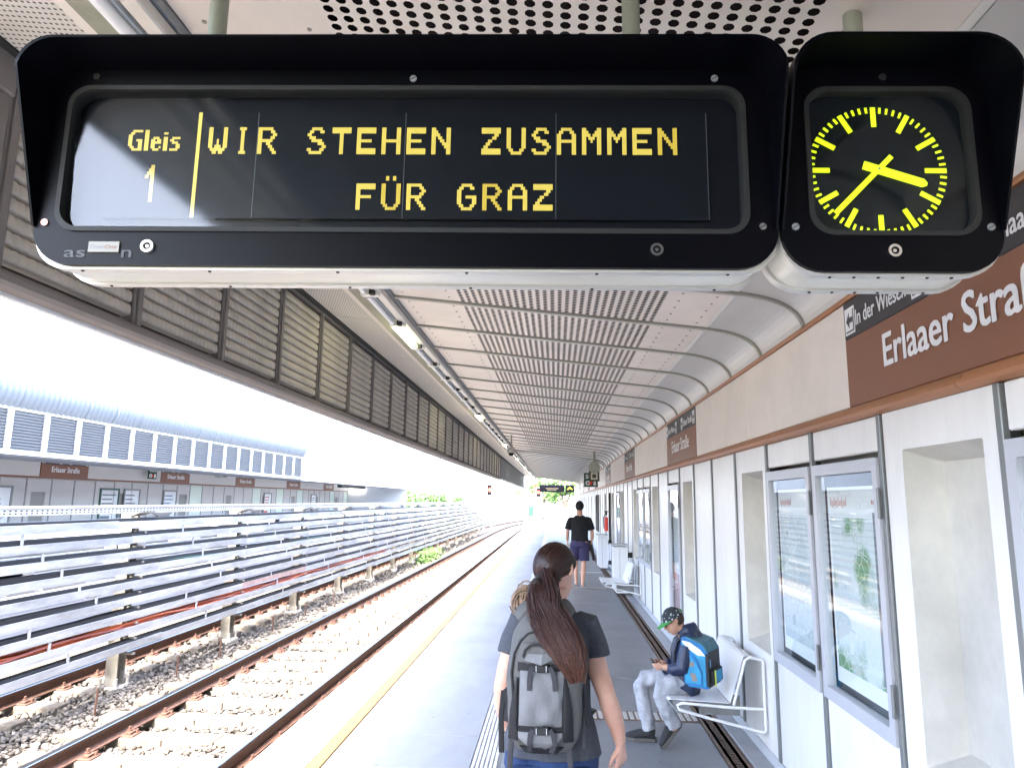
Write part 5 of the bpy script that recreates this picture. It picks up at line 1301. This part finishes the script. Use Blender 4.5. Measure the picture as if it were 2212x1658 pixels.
# ---------- BACKPACK ----------
bp = thing("backpack", "grey hiking backpack with black straps on the woman's back", "backpack", (-.03, 2.84, .8))
pgrey = mat("pack_grey_nylon", (.095,.095,.093), .7, var=.16, scale=7, bump=.2, bscale=160); plight = mat("pack_light_grey", (.165,.17,.18), .7, var=.14, scale=9, bump=.2, bscale=160); pblack = mat("pack_black", (.008,.008,.011), .7, var=.3, scale=20); pweb = mat("pack_webbing_grey", (.035,.035,.042), .8, bump=.2, bscale=400)
PB = [(.800,.065,.045),(.815,.105,.075),(.86,.128,.100),(.95,.142,.112),(1.05,.148,.112),(1.15,.145,.100),(1.22,.130,.085),(1.27,.105,.066),(1.305,.075,.045),(1.322,.04,.025)]   # z, half width, depth
PCX, PYB = -.040, 2.905
def pk_at(z):
    for i in range(len(PB)-1):
        if PB[i][0] <= z <= PB[i+1][0]:
            q = (z-PB[i][0])/(PB[i+1][0]-PB[i][0]); return PB[i][1]*(1-q)+PB[i+1][1]*q, PB[i][2]*(1-q)+PB[i+1][2]*q
    return PB[0][1:] if z < PB[0][0] else PB[-1][1:]
def pcx(z): return PCX-.012*(1.05-z)
g = MB(); NN = 36; vs = []
def sq(t, w, d, e=.62): c, s = math.cos(t), math.sin(t); return (w*abs(c)**e*(1 if c > 0 else -1), d*abs(s)**e*(1 if s > 0 else -1))
zs = np.linspace(.80, 1.322, 34)
for z in zs:
    w, d = pk_at(z)
    for k in range(NN): x, y = sq(2*math.pi*k/NN, w, d/2+.02); vs.append((pcx(z)+x, PYB-d/2-.01+y, z))
g.add(vs, [(i*NN+k, i*NN+(k+1)%NN, (i+1)*NN+(k+1)%NN, (i+1)*NN+k) for i in range(len(zs)-1) for k in range(NN)]+[tuple(range(NN-1,-1,-1)), tuple((len(zs)-1)*NN+k for k in range(NN))])
bk = bake(g, "main_bag", .006, 3, pgrey, noise_disp(.012, 14, 5.)); obj("main_bag", bk, None, bp, loc=tuple(-Vector((-.03,2.84,.8))))
def pfront(x, z, off=0.):
    """y of the pack's front surface at world x, z"""
    w, d = pk_at(z); u = min(.97, abs((x-pcx(z))/max(.01, w))); t = math.acos(u**(1/.62)); return PYB-d/2-.01-(d/2+.02)*abs(math.sin(t))**.62-off
def ppatch(nm, fn_x0, fn_x1, z0, z1, off, m, nx=14, nz=14, bulge=0., par=None, nd=.0, seed=1.):
    from mathutils import noise
    mb = MB(); vs = []
    for j in range(nz+1):
        z = z0+(z1-z0)*j/nz; a, b_ = fn_x0(j/nz), fn_x1(j/nz)
        for i in range(nx+1):
            x = a+(b_-a)*i/nx; e = math.sin(math.pi*i/nx)**.5*math.sin(math.pi*j/nz)**.5 if 0 < i < nx and 0 < j < nz else 0
            vs.append((x, pfront(x, z, off+bulge*e+nd*noise.noise(Vector((x*22, z*18, seed)))*e), z))
    n = (nx+1)*(nz+1); vs2 = [(v[0], v[1]+off+.012, v[2]) for v in vs]
    fs = [(j*(nx+1)+i, j*(nx+1)+i+1, (j+1)*(nx+1)+i+1, (j+1)*(nx+1)+i) for j in range(nz) for i in range(nx)]
    edge = [i for i in range(nx)]+[j*(nx+1)+nx for j in range(nz)]+[nz*(nx+1)+i for i in range(nx, 0, -1)]+[j*(nx+1) for j in range(nz, 0, -1)]
    fs += [(edge[k], edge[(k+1)%len(edge)], n+edge[(k+1)%len(edge)], n+edge[k]) for k in range(len(edge))]
    mb.add(vs+vs2, fs); return obj(nm, mb, m, par or bp, sm=50)
cx0 = PCX-.008
ppatch("front_pocket", lambda f: cx0-.088+.004*f, lambda f: cx0+.072+.010*f, .918, 1.112, .010, plight, bulge=.016, nd=.016, seed=2)
ppatch("bottom_pocket", lambda f: cx0-.050-.04*min(1, f*1.6), lambda f: cx0+.040+.035*min(1, f*1.6), .838, .895, .010, plight, bulge=.012, nd=.010, seed=7)
ppatch("top_pocket", lambda f: cx0-.060-.022*math.sin(f*2.2), lambda f: cx0+.055+.028*math.sin(f*2.2), 1.135, 1.212, .006, pgrey, bulge=.016, nd=.014, seed=4)
ppatch("side_mesh", lambda f: cx0+.078, lambda f: cx0+.118-.028*f*f, .86, 1.09, .008, pblack, nx=6, bulge=.006); ppatch("side_mesh", lambda f: cx0-.128+.030*f*f, lambda f: cx0-.092, .86, 1.085, .008, pblack, nx=6, bulge=.006)
ppatch("compression_band", lambda f: cx0-.094, lambda f: cx0+.088, 1.108, 1.140, .004, pblack, nz=4); ppatch("compression_band", lambda f: cx0-.088, lambda f: cx0+.082, .893, .920, .005, pblack, nz=4)
ppatch("base_panel", lambda f: cx0-.055-.03*f, lambda f: cx0+.050+.03*f, .806, .838, .006, pblack, nz=4)
def pstrap(nm, pts, w, m, off=.012, th=.0025):
    """flat strap lying on the pack front; pts (x,z)"""
    vs = []; n = len(pts)
    for i, (x, z) in enumerate(pts):
        dx = pts[min(i+1,n-1)][0]-pts[max(i-1,0)][0]; dz = pts[min(i+1,n-1)][1]-pts[max(i-1,0)][1]; L = math.hypot(dx, dz); px, pz = -dz/L*w/2, dx/L*w/2
        y = min(pfront(x, max(.81, min(1.3, z)), off), 2.9)
        vs += [(x-px, y, z-pz), (x+px, y, z+pz), (x+px, y+th, z+pz), (x-px, y+th, z-pz)]
    mb = MB(); mb.add(vs, [(4*i+k, 4*i+(k+1)%4, 4*i+4+(k+1)%4, 4*i+4+k) for i in range(n-1) for k in range(4)]+[(3,2,1,0),(4*n-4,4*n-3,4*n-2,4*n-1)]); obj(nm, mb, m, bp)
for zt in (1.124, .906):
    q = cx0-.004 if zt > 1 else cx0-.002
    o = obj("buckle", MB().bbox(q-.028, q+.028, pfront(q, zt, .030), pfront(q, zt, .016), zt-.014, zt+.014, .005), rubber, bp)
    for s in (-1, 1): obj("buckle_bar", MB().bbox(q+s*.019-.0015, q+s*.019+.0015, pfront(q, zt, .032), pfront(q, zt, .028), zt-.011, zt+.011, .0005), greyp, bp)
    L = .075 if zt > 1 else .080
    pstrap("hanging_strap", [(q-.030, zt+.006), (q-.042, zt-.012), (q-.045, zt-L*.6), (q-.044, zt-L)], .017, pweb, .032); pstrap("hanging_strap", [(q+.030, zt+.006), (q+.043, zt-.010), (q+.050, zt-L*.6), (q+(.052 if zt > 1 else .035), zt-L)], .017, pweb, .032)
zip_ = mat("zip_black", (.01,.01,.012), .6)
def zarc(pts, r=.004): obj("zipper", MB().tube([(x, pfront(x, z, .006), z) for x, z in pts], r, n=6), zip_, bp, sm=True)
zarc([(cx0-.110,1.02),(cx0-.118,1.10),(cx0-.108,1.17),(cx0-.085,1.215),(cx0-.055,1.240),(cx0-.020,1.250),(cx0+.02,1.245),(cx0+.05,1.23)], .0045)
def zarc2(pts, r=.0045): obj("zipper", MB().tube([(x, pfront(x, z, .022), z) for x, z in pts], r, n=6), zip_, bp, sm=True)
zarc2([(cx0-.074,1.16),(cx0-.068,1.185),(cx0-.045,1.204),(cx0-.012,1.206),(cx0+.012,1.190),(cx0+.03,1.194),(cx0+.055,1.205)])
obj("pocket_flap", MB().add([(cx0-.070, pfront(cx0-.070,1.145,.016), 1.150), (cx0-.004, pfront(cx0,1.13,.032), 1.137), (cx0+.070, pfront(cx0+.07,1.16,.016), 1.168), (cx0+.055, pfront(cx0+.055,1.185,.020), 1.188), (cx0, pfront(cx0,1.17,.030), 1.175), (cx0-.055, pfront(cx0-.055,1.17,.022), 1.175)], [(0,1,4,5),(1,2,3,4)]), plight, bp)
# shoulder straps over the shoulders, side straps and hip belt ends
for sx in (-1, 1):
    pts = [(cx0+sx*.055, 2.90, 1.285), (cx0+sx*.078, 2.90, 1.298), (cx0+sx*.094, 2.925, 1.318), (cx0+sx*.104, 2.97, 1.325), (cx0+sx*.110, 3.03, 1.318), (cx0+sx*.114, 3.09, 1.27), (cx0+sx*.115, 3.115, 1.20), (cx0+sx*.13, 3.09, 1.08), (cx0+sx*.15, 3.0, .99), (cx0+sx*.13, 2.93, .93)]
    obj("shoulder_strap", MB().tube(pts, [(.036,.008)]*5+[(.030,.009)]*3+[(.014,.004)]*2, n=12, side=(1,0,0)), pgrey, bp, sm=True)
pstrap2 = lambda nm, pts, w, m: obj(nm, MB().tube(pts, [(w/2, .002)]*len(pts), n=6, side=(1,0,0)), m, bp)
pstrap2("loose_strap", [(cx0-.150,2.84,1.02),(cx0-.158,2.83,.93),(cx0-.155,2.83,.80)], .022, pblack); pstrap2("loose_strap", [(cx0-.115,2.81,.86),(cx0-.120,2.80,.80),(cx0-.122,2.80,.66)], .022, pweb)
pstrap2("loose_strap", [(cx0+.150,2.84,1.05),(cx0+.165,2.83,.97),(cx0+.178,2.83,.90)], .010, pblack); pstrap2("loose_strap", [(cx0+.10,2.81,.84),(cx0+.108,2.80,.76),(cx0+.125,2.80,.66)], .020, pweb); pstrap2("loose_strap", [(cx0+.150,2.84,1.0),(cx0+.158,2.83,.9),(cx0+.160,2.84,.82)], .012, pweb)
obj("side_flap", MB().add([(cx0-.088,2.79,1.085),(cx0-.155,2.83,1.02),(cx0-.150,2.84,.96),(cx0-.092,2.78,.97)], [(0,1,2,3)]).add([(cx0-.088,2.795,1.085),(cx0-.155,2.835,1.02),(cx0-.150,2.845,.96),(cx0-.092,2.785,.97)], [(3,2,1,0)]), pblack, bp)
obj("hip_belt", MB().tube([(cx0-.10,2.90,.90),(cx0-.155,2.95,.905),(cx0-.19,3.02,.90),(cx0-.16,3.11,.89),(cx0,3.145,.885),(cx0+.17,3.11,.89),(cx0+.205,3.02,.90),(cx0+.165,2.95,.905),(cx0+.10,2.90,.90)], [(.006,.028)]*3+[(.004,.012)]*3+[(.005,.016)]*3, n=10, side=(1,0,0)), pblack, bp, sm=True)

bp.location.z += .036
# ---------- WALKING MAN ----------
my = 15.4
man = thing("person", "man in black t-shirt and purple shorts walking away down the platform", "person", (.52, my, 0))
b = MB(); X = .52
Pm, Rmn = head(b, (X, my+.01, 1.665), 1.08, face=(0,1,-.05))
b.tube([(X,my,1.44),(X,my,1.52),(X,my,1.60)], [.080,.068,.064], n=14)
b.tube([(X,my,.92),(X,my,1.05),(X,my,1.2),(X,my,1.34),(X,my,1.42),(X,my,1.47)], [(.165,.11),(.155,.10),(.175,.115),(.19,.115),(.16,.09),(.08,.06)], n=24)
b.tube([(X-.14,my,1.40),(X-.195,my,1.38),(X-.235,my,1.26),(X-.255,my-.01,1.16),(X-.262,my+.02,1.05),(X-.262,my+.06,.95)], [.05,.057,.05,.043,.04,.028], n=14); hand(b, (X-.262,my+.06,.95), (.05,.2,-1), (1,0,0), 1.05, .5, 1)
b.tube([(X+.14,my,1.40),(X+.195,my,1.38),(X+.238,my,1.26),(X+.268,my-.01,1.16),(X+.275,my,1.05),(X+.262,my+.04,.95)], [.05,.057,.05,.043,.04,.028], n=14); hand(b, (X+.262,my+.04,.95), (-.05,.2,-1), (-1,0,0), 1.05, 1.0, -1)
b.tube([(X-.09,my,.93),(X-.095,my+.08,.70),(X-.085,my+.16,.50),(X-.078,my+.13,.30),(X-.07,my+.08,.08)], [.10,.085,.058,.055,.036], n=16); b.tube([(X+.09,my,.93),(X+.09,my-.02,.70),(X+.085,my-.02,.50),(X+.075,my-.06,.30),(X+.06,my-.12,.08)], [.10,.085,.058,.058,.036], n=16)
for (x, y, q) in ((X-.07, my+.08, 1), (X+.06, my-.12, 1)): b.tube([(x, y-.05, .05), (x, y+.05, .055), (x, y+.14, .035), (x, y+.20, .03)], [(.032,.035),(.038,.035),(.042,.022),(.03,.015)], n=12, side=(1,0,0))
obj("body", bake(b, "body", .009, 4, skinb), None, man, loc=(-X,-my,0))
g = MB(); g.tube([(X,my,.94),(X,my,1.05),(X,my,1.2),(X,my,1.34),(X,my,1.43),(X,my,1.48)], [(.185,.13),(.178,.125),(.19,.13),(.202,.13),(.17,.10),(.085,.07)], n=26)
for sx in (-1, 1): g.tube([(X+sx*.13,my,1.41),(X+sx*.195,my,1.39),(X+sx*.235,my,1.28),(X+sx*.258,my,1.18)], [.055,.070,.070,.075], n=16)
obj("t_shirt", bake(g, "t_shirt", .009, 3, mat("black_cotton", (.005,.005,.006), .9), noise_disp(.010, 12, 9)), None, man, loc=(-X,-my,0))
g = MB(); g.tube([(X,my,.97),(X,my,.90),(X,my,.82)], [(.175,.125),(.19,.14),(.19,.14)], n=22); g.tube([(X-.088,my,.90),(X-.098,my+.07,.70),(X-.095,my+.14,.56)], [.115,.112,.105], n=16); g.tube([(X+.088,my,.90),(X+.098,my-.01,.70),(X+.095,my-.02,.53)], [.115,.112,.105], n=16)
obj("shorts", bake(g, "shorts", .009, 2, mat("purple_shorts", (.034,.028,.080), .85, var=.3, scale=14), noise_disp(.012, 12, 2)), None, man, loc=(-X,-my,0))
mh = MB(); Pq = lambda x, y, z: Vector((X+x, my+.01+y, 1.665+z)); mh.ell(Pq(0,-.012,.022), (.0935,.112,.112), 20, 14); mhm = mh.mesh("short_hair", mat("hair_black", (.012,.010,.010), .8, bump=.8, bscale=120))
bmx = bmesh.new(); bmx.from_mesh(mhm); bmesh.ops.delete(bmx, geom=[f for f in bmx.faces if f.calc_center_median().z < 1.592 or (f.calc_center_median().y > my+.05 and f.calc_center_median().z < 1.73)], context='FACES'); bmx.to_mesh(mhm); bmx.free(); obj("short_hair", mhm, None, man, loc=(-X,-my,0), sm=True)
for (x, y) in ((X-.07, my+.08), (X+.06, my-.12)):
    mb = MB(); mb.bbox(x-.05, x+.05, y-.09, y+.22, 0, .022, .008); mb.tube([(x-.048,y+.10,.02),(x,y+.10,.075),(x+.048,y+.10,.02)], [(.004,.022)]*3, n=6, side=(0,0,1)); obj("sandal", mb, mat("sandal_grey", (.22,.21,.22), .8), man)
t = thing("jacket_bundle", "dark folded jacket carried in the walking man's right hand", "jacket", (X+.25, my, .8))
g = MB(); g.tube([(X+.23,my+.05,.95),(X+.19,my+.02,.86),(X+.20,my,.74)], [(.05,.03),(.10,.045),(.07,.03)], n=12); g.tube([(X+.24,my,.84),(X+.285,my-.02,.68),(X+.30,my-.02,.54)], [(.05,.02),(.035,.018),(.03,.015)], n=10)
obj("cloth", bake(g, "cloth", .01, 2, mat("dark_fabric", (.018,.018,.022), .9)), None, t, loc=tuple(-wloc(t)))

# ---------- BOY ----------
by = 5.60
boy = thing("person", "boy in navy jacket and cap sitting on the bench bent over a phone", "person", (.9, by, 0))
b = MB(); hb_c = (.892, 5.53, .900); fd_ = Vector((-.86,-.12,-.50))
Pb, Rb = head(b, hb_c, .80, face=fd_, up=(-.45,0,.88))
b.tube([(.985,5.545,.78),(.955,5.54,.83),(.925,5.535,.865)], [.052,.045,.045], n=14)
b.tube([(1.0,5.58,.45),(.995,5.57,.56),(.985,5.56,.68),(.985,5.55,.76)], [(.085,.12),(.08,.11),(.085,.12),(.05,.06)], n=20, side=(1,0,0))
# legs: near leg forward, other tucked under
b.tube([(.97,5.62,.455),(.82,5.66,.468),(.675,5.68,.445),(.66,5.68,.40),(.685,5.68,.25),(.715,5.68,.10)], [.070,.062,.050,.048,.042,.032], n=14)
b.tube([(.97,5.50,.455),(.86,5.47,.46),(.775,5.46,.435),(.775,5.46,.39),(.83,5.47,.26),(.87,5.49,.15)], [.070,.060,.050,.047,.042,.032], n=14)
b.tube([(.97,5.46,.70),(.945,5.44,.62),(.925,5.43,.585),(.86,5.45,.575),(.80,5.47,.585)], [.045,.040,.036,.030,.022], n=12); hand(b, (.80,5.47,.585), (-1,.15,.15), (0,1,.3), .68, .9, 1)
b.tube([(.97,5.66,.70),(.94,5.67,.62),(.92,5.665,.585),(.85,5.62,.575),(.80,5.59,.585)], [.045,.040,.036,.030,.022], n=12); hand(b, (.80,5.59,.585), (-1,-.2,.15), (0,-1,.3), .68, .9, -1)
obj("body", bake(b, "body", .0055, 3, skinb), None, boy, loc=(-.9,-by,0))
navy = mat("navy_shell_jacket", (.014,.026,.070), .42, var=.35, scale=9, bump=.15, bscale=60)
g = MB()
g.tube([(.93,5.57,.435),(.955,5.57,.47),(.985,5.57,.56),(.985,5.56,.68),(.985,5.55,.755),(.98,5.545,.79)], [(.155,.165),(.135,.155),(.105,.135),(.108,.145),(.085,.10),(.058,.065)], n=24, side=(1,0,0))
g.tube([(.975,5.45,.735),(.955,5.43,.66),(.93,5.42,.585),(.87,5.445,.57),(.825,5.46,.578)], [.058,.054,.050,.042,.034], n=14); g.tube([(.975,5.65,.735),(.955,5.675,.66),(.93,5.67,.585),(.865,5.625,.57),(.825,5.60,.578)], [.058,.054,.050,.042,.034], n=14)
g.tube([(.935,5.50,.80),(.975,5.50,.845),(1.03,5.53,.855),(1.07,5.57,.80),(1.05,5.60,.76),(.97,5.62,.80)], [.028,.036,.045,.045,.04,.03], n=12)
g.tube([(.94,5.48,.785),(1.0,5.50,.80),(1.06,5.55,.78)], [.036,.05,.05], n=12)
obj("jacket", bake(g, "jacket", .006, 2, navy, noise_disp(.012, 15, 4)), None, boy, loc=(-.9,-by,0))
jl = mat("light_jeans", (.36,.375,.41), .85, var=.35, scale=16, bump=.25, bscale=80)
g = MB(); g.tube([(.99,5.60,.455),(.82,5.655,.47),(.68,5.68,.447),(.655,5.68,.40),(.680,5.68,.24),(.712,5.68,.085)], [.078,.072,.060,.056,.052,.05], n=16); g.tube([(.99,5.52,.455),(.86,5.47,.462),(.780,5.46,.436),(.773,5.46,.39),(.822,5.467,.27),(.872,5.485,.165)], [.082,.076,.067,.060,.053,.048], n=16)
obj("jeans", bake(g, "jeans", .006, 2, jl, noise_disp(.012, 20, 8)), None, boy, loc=(-.9,-by,0))
shm = mat("sneaker_dark_grey", (.014,.014,.016), .8, bump=.5, bscale=150); som = mat("sneaker_sole", (.07,.066,.06), .7)
def sneaker(h, d, up, s=1.):
    h, d = Vector(h), Vector(d).normalized(); u = Vector(up); u = (u-d*u.dot(d)).normalized(); sd = d.cross(u)
    m1 = MB(); m1.tube([h+u*.075*s, h+u*.045*s], [.036*s,.040*s], n=12, side=sd); m1.tube([h-d*.035*s+u*.035*s, h+u*.042*s, h+d*.06*s+u*.036*s, h+d*.125*s+u*.026*s, h+d*.155*s+u*.022*s], [(.030*s,.032*s),(.037*s,.038*s),(.039*s,.030*s),(.036*s,.020*s),(.022*s,.012*s)], n=14, side=sd)
    obj("sneaker", bake(m1, "sneaker", .005, 2, shm), None, boy, loc=(-.9,-by,0))
    m2 = MB(); pts = [(-.048,.0),(-.035,.030),(.03,.033),(.10,.042),(.15,.03),(.17,.0),(.15,-.03),(.10,-.040),(.03,-.031),(-.035,-.030)]
    n = len(pts); m2.add([h+d*p[0]*s+sd*p[1]*s+u*q for q in (-.004, .018*s) for p in pts], [tuple(range(n-1,-1,-1)), tuple(range(n, 2*n))]+[(i, (i+1)%n, n+(i+1)%n, n+i) for i in range(n)]); obj("sneaker_sole", m2, som, boy)
sneaker((.715,5.69,.006), (-1,.12,0), (0,0,1), 1.15); sneaker((.895,5.50,.145), (-.50,.18,-.68), (-.75,.0,.50), 1.12)
# cap: crown + green brim
capm = bpy.data.materials.new("cap_print"); capm.use_nodes = True; cn, cl_ = NT(capm); cb = cn["Principled BSDF"]; cb.inputs["Roughness"].default_value = .8
tcx = cn.new("ShaderNodeTexCoord"); vx = cn.new("ShaderNodeTexVoronoi"); vx.inputs["Scale"].default_value = 48; rx = cn.new("ShaderNodeValToRGB"); rx.color_ramp.elements[0].position = .28; rx.color_ramp.elements[0].color = (.38,.42,.45,1); rx.color_ramp.elements[1].position = .36; rx.color_ramp.elements[1].color = (.02,.025,.03,1)
cl_.new(tcx.outputs["Object"], vx.inputs["Vector"]); cl_.new(vx.outputs[0], rx.inputs[0]); cl_.new(rx.outputs[0], cb.inputs["Base Color"])
up_b = Vector((-.45,0,.88)); fb_ = fd_.normalized(); ub = (up_b-fb_*up_b.dot(fb_)).normalized(); rb_ = fb_.cross(ub); Rcap = Matrix((rb_, fb_, ub)).transposed(); cc = Vector(hb_c)+ub*.022
mb = MB(); mb.ell(cc-fb_*.006, (.070,.084,.082), 22, 14, Rcap); cme = mb.mesh("cap_crown", capm); bmx = bmesh.new(); bmx.from_mesh(cme)
bmesh.ops.delete(bmx, geom=[f for f in bmx.faces if (f.calc_center_median()-cc).dot(ub) < .006], context='FACES'); bmx.to_mesh(cme); bmx.free()
cpo = obj("cap", cme, None, boy, loc=(-.9,-by,0), sm=True)
green = mat("cap_green", (.03,.25,.04), .7); mb = MB(); n = 12; vs = []
for q in (0, -.004):
    for i in range(n+1):
        a = R(-80+160*i/n); vs.append(cc+fb_*(.070*math.cos(a))+rb_*(.062*math.sin(a))+ub*(.008+q))
    for i in range(n+1):
        a = R(-80+160*i/n); vs.append(cc+fb_*(.070*math.cos(a)+.068*math.cos(a)**.6)+rb_*(.066*math.sin(a))+ub*(-.012*math.cos(a)+q+.004))
m_ = n+1; mb.add(vs, [(i, i+1, m_+i+1, m_+i) for i in range(n)]+[(2*m_+i, 3*m_+i, 3*m_+i+1, 2*m_+i+1) for i in range(n)]+[(m_+i, m_+i+1, 3*m_+i+1, 3*m_+i) for i in range(n)])
obj("cap_brim", mb, green, boy); obj("cap_strap", MB().tube([cc-fb_*.088+ub*.022+rb_*s*.03 for s in (-1,-.3,.3,1)], [(.012,.003)]*4, n=6, side=ub), green, boy)
mb = MB(); mb.ell(cc-fb_*.006-ub*.012, (.0665,.0815,.075), 20, 14, Rcap); hm_ = mb.mesh("short_hair", mat("hair_brown_short", (.05,.03,.018), .8, bump=.6, bscale=150)); bmx = bmesh.new(); bmx.from_mesh(hm_)
bmesh.ops.delete(bmx, geom=[f for f in bmx.faces if (f.calc_center_median()-cc).dot(ub) > .02 or (f.calc_center_median()-cc).dot(ub) < -.055 or (f.calc_center_median()-cc).dot(fb_) > .0], context='FACES'); bmx.to_mesh(hm_); bmx.free(); obj("short_hair", hm_, None, boy, loc=(-.9,-by,0), sm=True)
# glasses
gp = lambda x, y, z: Vector(hb_c)+(rb_*x+fb_*y+ub*z)*.80
mb = MB()
for sx in (-1, 1):
    cy = [gp(sx*.032+.024*math.cos(a), .098, .010+.018*math.sin(a)) for a in np.linspace(0, 6.283, 17)]; mb.tube(cy, .0018, n=5, cap=False); mb.tube([gp(sx*.056,.096,.014), gp(sx*.080,.04,.018), gp(sx*.080,-.02,.02)], .0018, n=5)
mb.tube([gp(-.008,.1,.014), gp(.008,.1,.014)], .0018, n=5); obj("eyeglasses", mb, rubber, boy)
ph = thing("mobile_phone", "dark phone held in the boy's hands", "phone", (.735, 5.53, .6))
obj("phone_body", MB().bbox(.715, .755, 5.465, 5.600, .608, .616, .002), blackrough, ph); obj("phone_screen", MB().box(.719, .751, 5.472, 5.593, .6162, .6168), mat("phone_screen", (.02,.02,.025), .08), ph)
# school satchel on the boy's back
bag = thing("school_bag", "bright blue boxy school bag worn by the sitting boy", "school bag", (1.1, 5.53, .45))
bb = mat("satchel_blue", (.005,.16,.42), .55, var=.25, scale=14, bump=.1); bt = mat("satchel_cyan", (.02,.30,.55), .5, var=.35, scale=16); bdk = mat("satchel_black", (.010,.012,.016), .6); bwht = mat("reflective_white", (.72,.76,.80), .35); btop = mat("satchel_teal_top", (.03,.17,.24), .5, var=.6, scale=22)
ba = R(-30); C0 = Vector((1.085, 5.50, .465)); ex = Vector((math.cos(ba), math.sin(ba), 0)); ey = Vector((-math.sin(ba), math.cos(ba), 0))
def BG(x, y, z): return C0+ex*x+ey*y+Vector((x*-.0+0, 0, z))+Vector((-.05*z*.6, 0, 0))
def bagbox(nm, x0, x1, y0, y1, z0, z1, m, b_=.008, top=None):
    q = MB(); q.bbox(x0, x1, y0, y1, z0, z1, b_); q.v = [tuple(BG(*v)) for v in q.v]; obj(nm, q, m, bag)
def bagpoly(nm, poly, y, th, m):
    q = MB(); q.prism(poly, y-th, y, 'y'); q.v = [tuple(BG(*v)) for v in q.v]; obj(nm, q, m, bag)
body_poly = [(-.095,.0),(.085,.0),(.095,.02),(.098,.25),(.06,.31),(-.06,.345),(-.095,.335),(-.10,.30)]
q = MB(); q.prism(body_poly, -.13, .13, 'y'); q.v = [tuple(BG(*v)) for v in q.v]; obj("bag_body", q, bb, bag)
bagpoly("side_panel", [(-.085,.015),(.075,.015),(.08,.235),(-.088,.31)], -.131, .004, bt)
bagpoly("reflective_patch", [(-.086,.318),(-.03,.312),(.045,.27),(.082,.228),(.03,.225),(-.04,.262),(-.086,.305)], -.136, .003, bwht)
bagpoly("side_pocket", [(-.08,.02),(.052,.02),(.055,.11),(.02,.20),(-.03,.245),(-.082,.275)], -.138, .006, bb); bagpoly("pocket_face", [(-.072,.03),(.042,.03),(.045,.11),(.012,.18),(-.03,.22),(-.072,.25)], -.1445, .004, bt)
bagpoly("printed_badge", [(-.035,.10),(.005,.10),(.02,.05),(-.02,.045)], -.149, .002, mat("badge_taupe", (.22,.19,.17), .6)); bagpoly("printed_badge", [(-.04,.145),(0,.15),(0,.18),(-.038,.178)], -.149, .002, mat("badge_taupe", (.22,.19,.17), .6))
bagpoly("edge_piping", [(.082,.02),(.098,.02),(.10,.24),(.084,.245)], -.132, .006, bdk)
bagbox("front_pocket", .098, .128, -.10, .10, .03, .13, bdk); bagbox("front_pocket_face", .128, .132, -.06, .07, .04, .12, bt, .002); bagbox("reflective_strip", .129, .134, -.095, -.075, .02, .13, mat("neon_yellow", (.60,.72,.05), .4), .002); bagbox("reflective_strip", .100, .104, -.11, -.09, .15, .2, mat("reflector_blue", (.05,.25,.6), .4), .001)
bagbox("front_panel", .097, .102, -.125, .125, .01, .25, bdk, .002)
q = MB(); q.prism([(-.06,.349),(.062,.314),(.099,.254),(.092,.245),(.055,.303),(-.06,.338)], -.132, .132, 'y'); q.v = [tuple(BG(*v)) for v in q.v]; obj("bag_lid", q, btop, bag)
q = MB(); q.tube([BG(-.04,-.04,.345), BG(-.03,-.035,.375), BG(-.03,.035,.375), BG(-.04,.04,.345)], .008, n=8, side=(1,0,0)); obj("carry_handle", q, bdk, bag)
for s in (-.07, .07): q = MB(); ys = 5.555+s*.9; q.tube([(1.0,ys,.775), (.955,ys,.800), (.905,ys,.76), (.880,ys,.68), (.885,ys,.60), (.93,ys+s*.7,.53), (1.0,ys+s,.50)], [(.018,.004)]*7, n=8, side=(0,1,0)); obj("shoulder_strap", q, bdk, bag)
o = obj("rucksack", MB().tube([(1.22,5.95,.10),(1.22,5.95,.02)], [(.10,.14),(.12,.18)], n=14), pblack); o.location = (0,0,0)
bpy.data.objects.remove(o)
S.render.resolution_x, S.render.resolution_y = 1024, 767
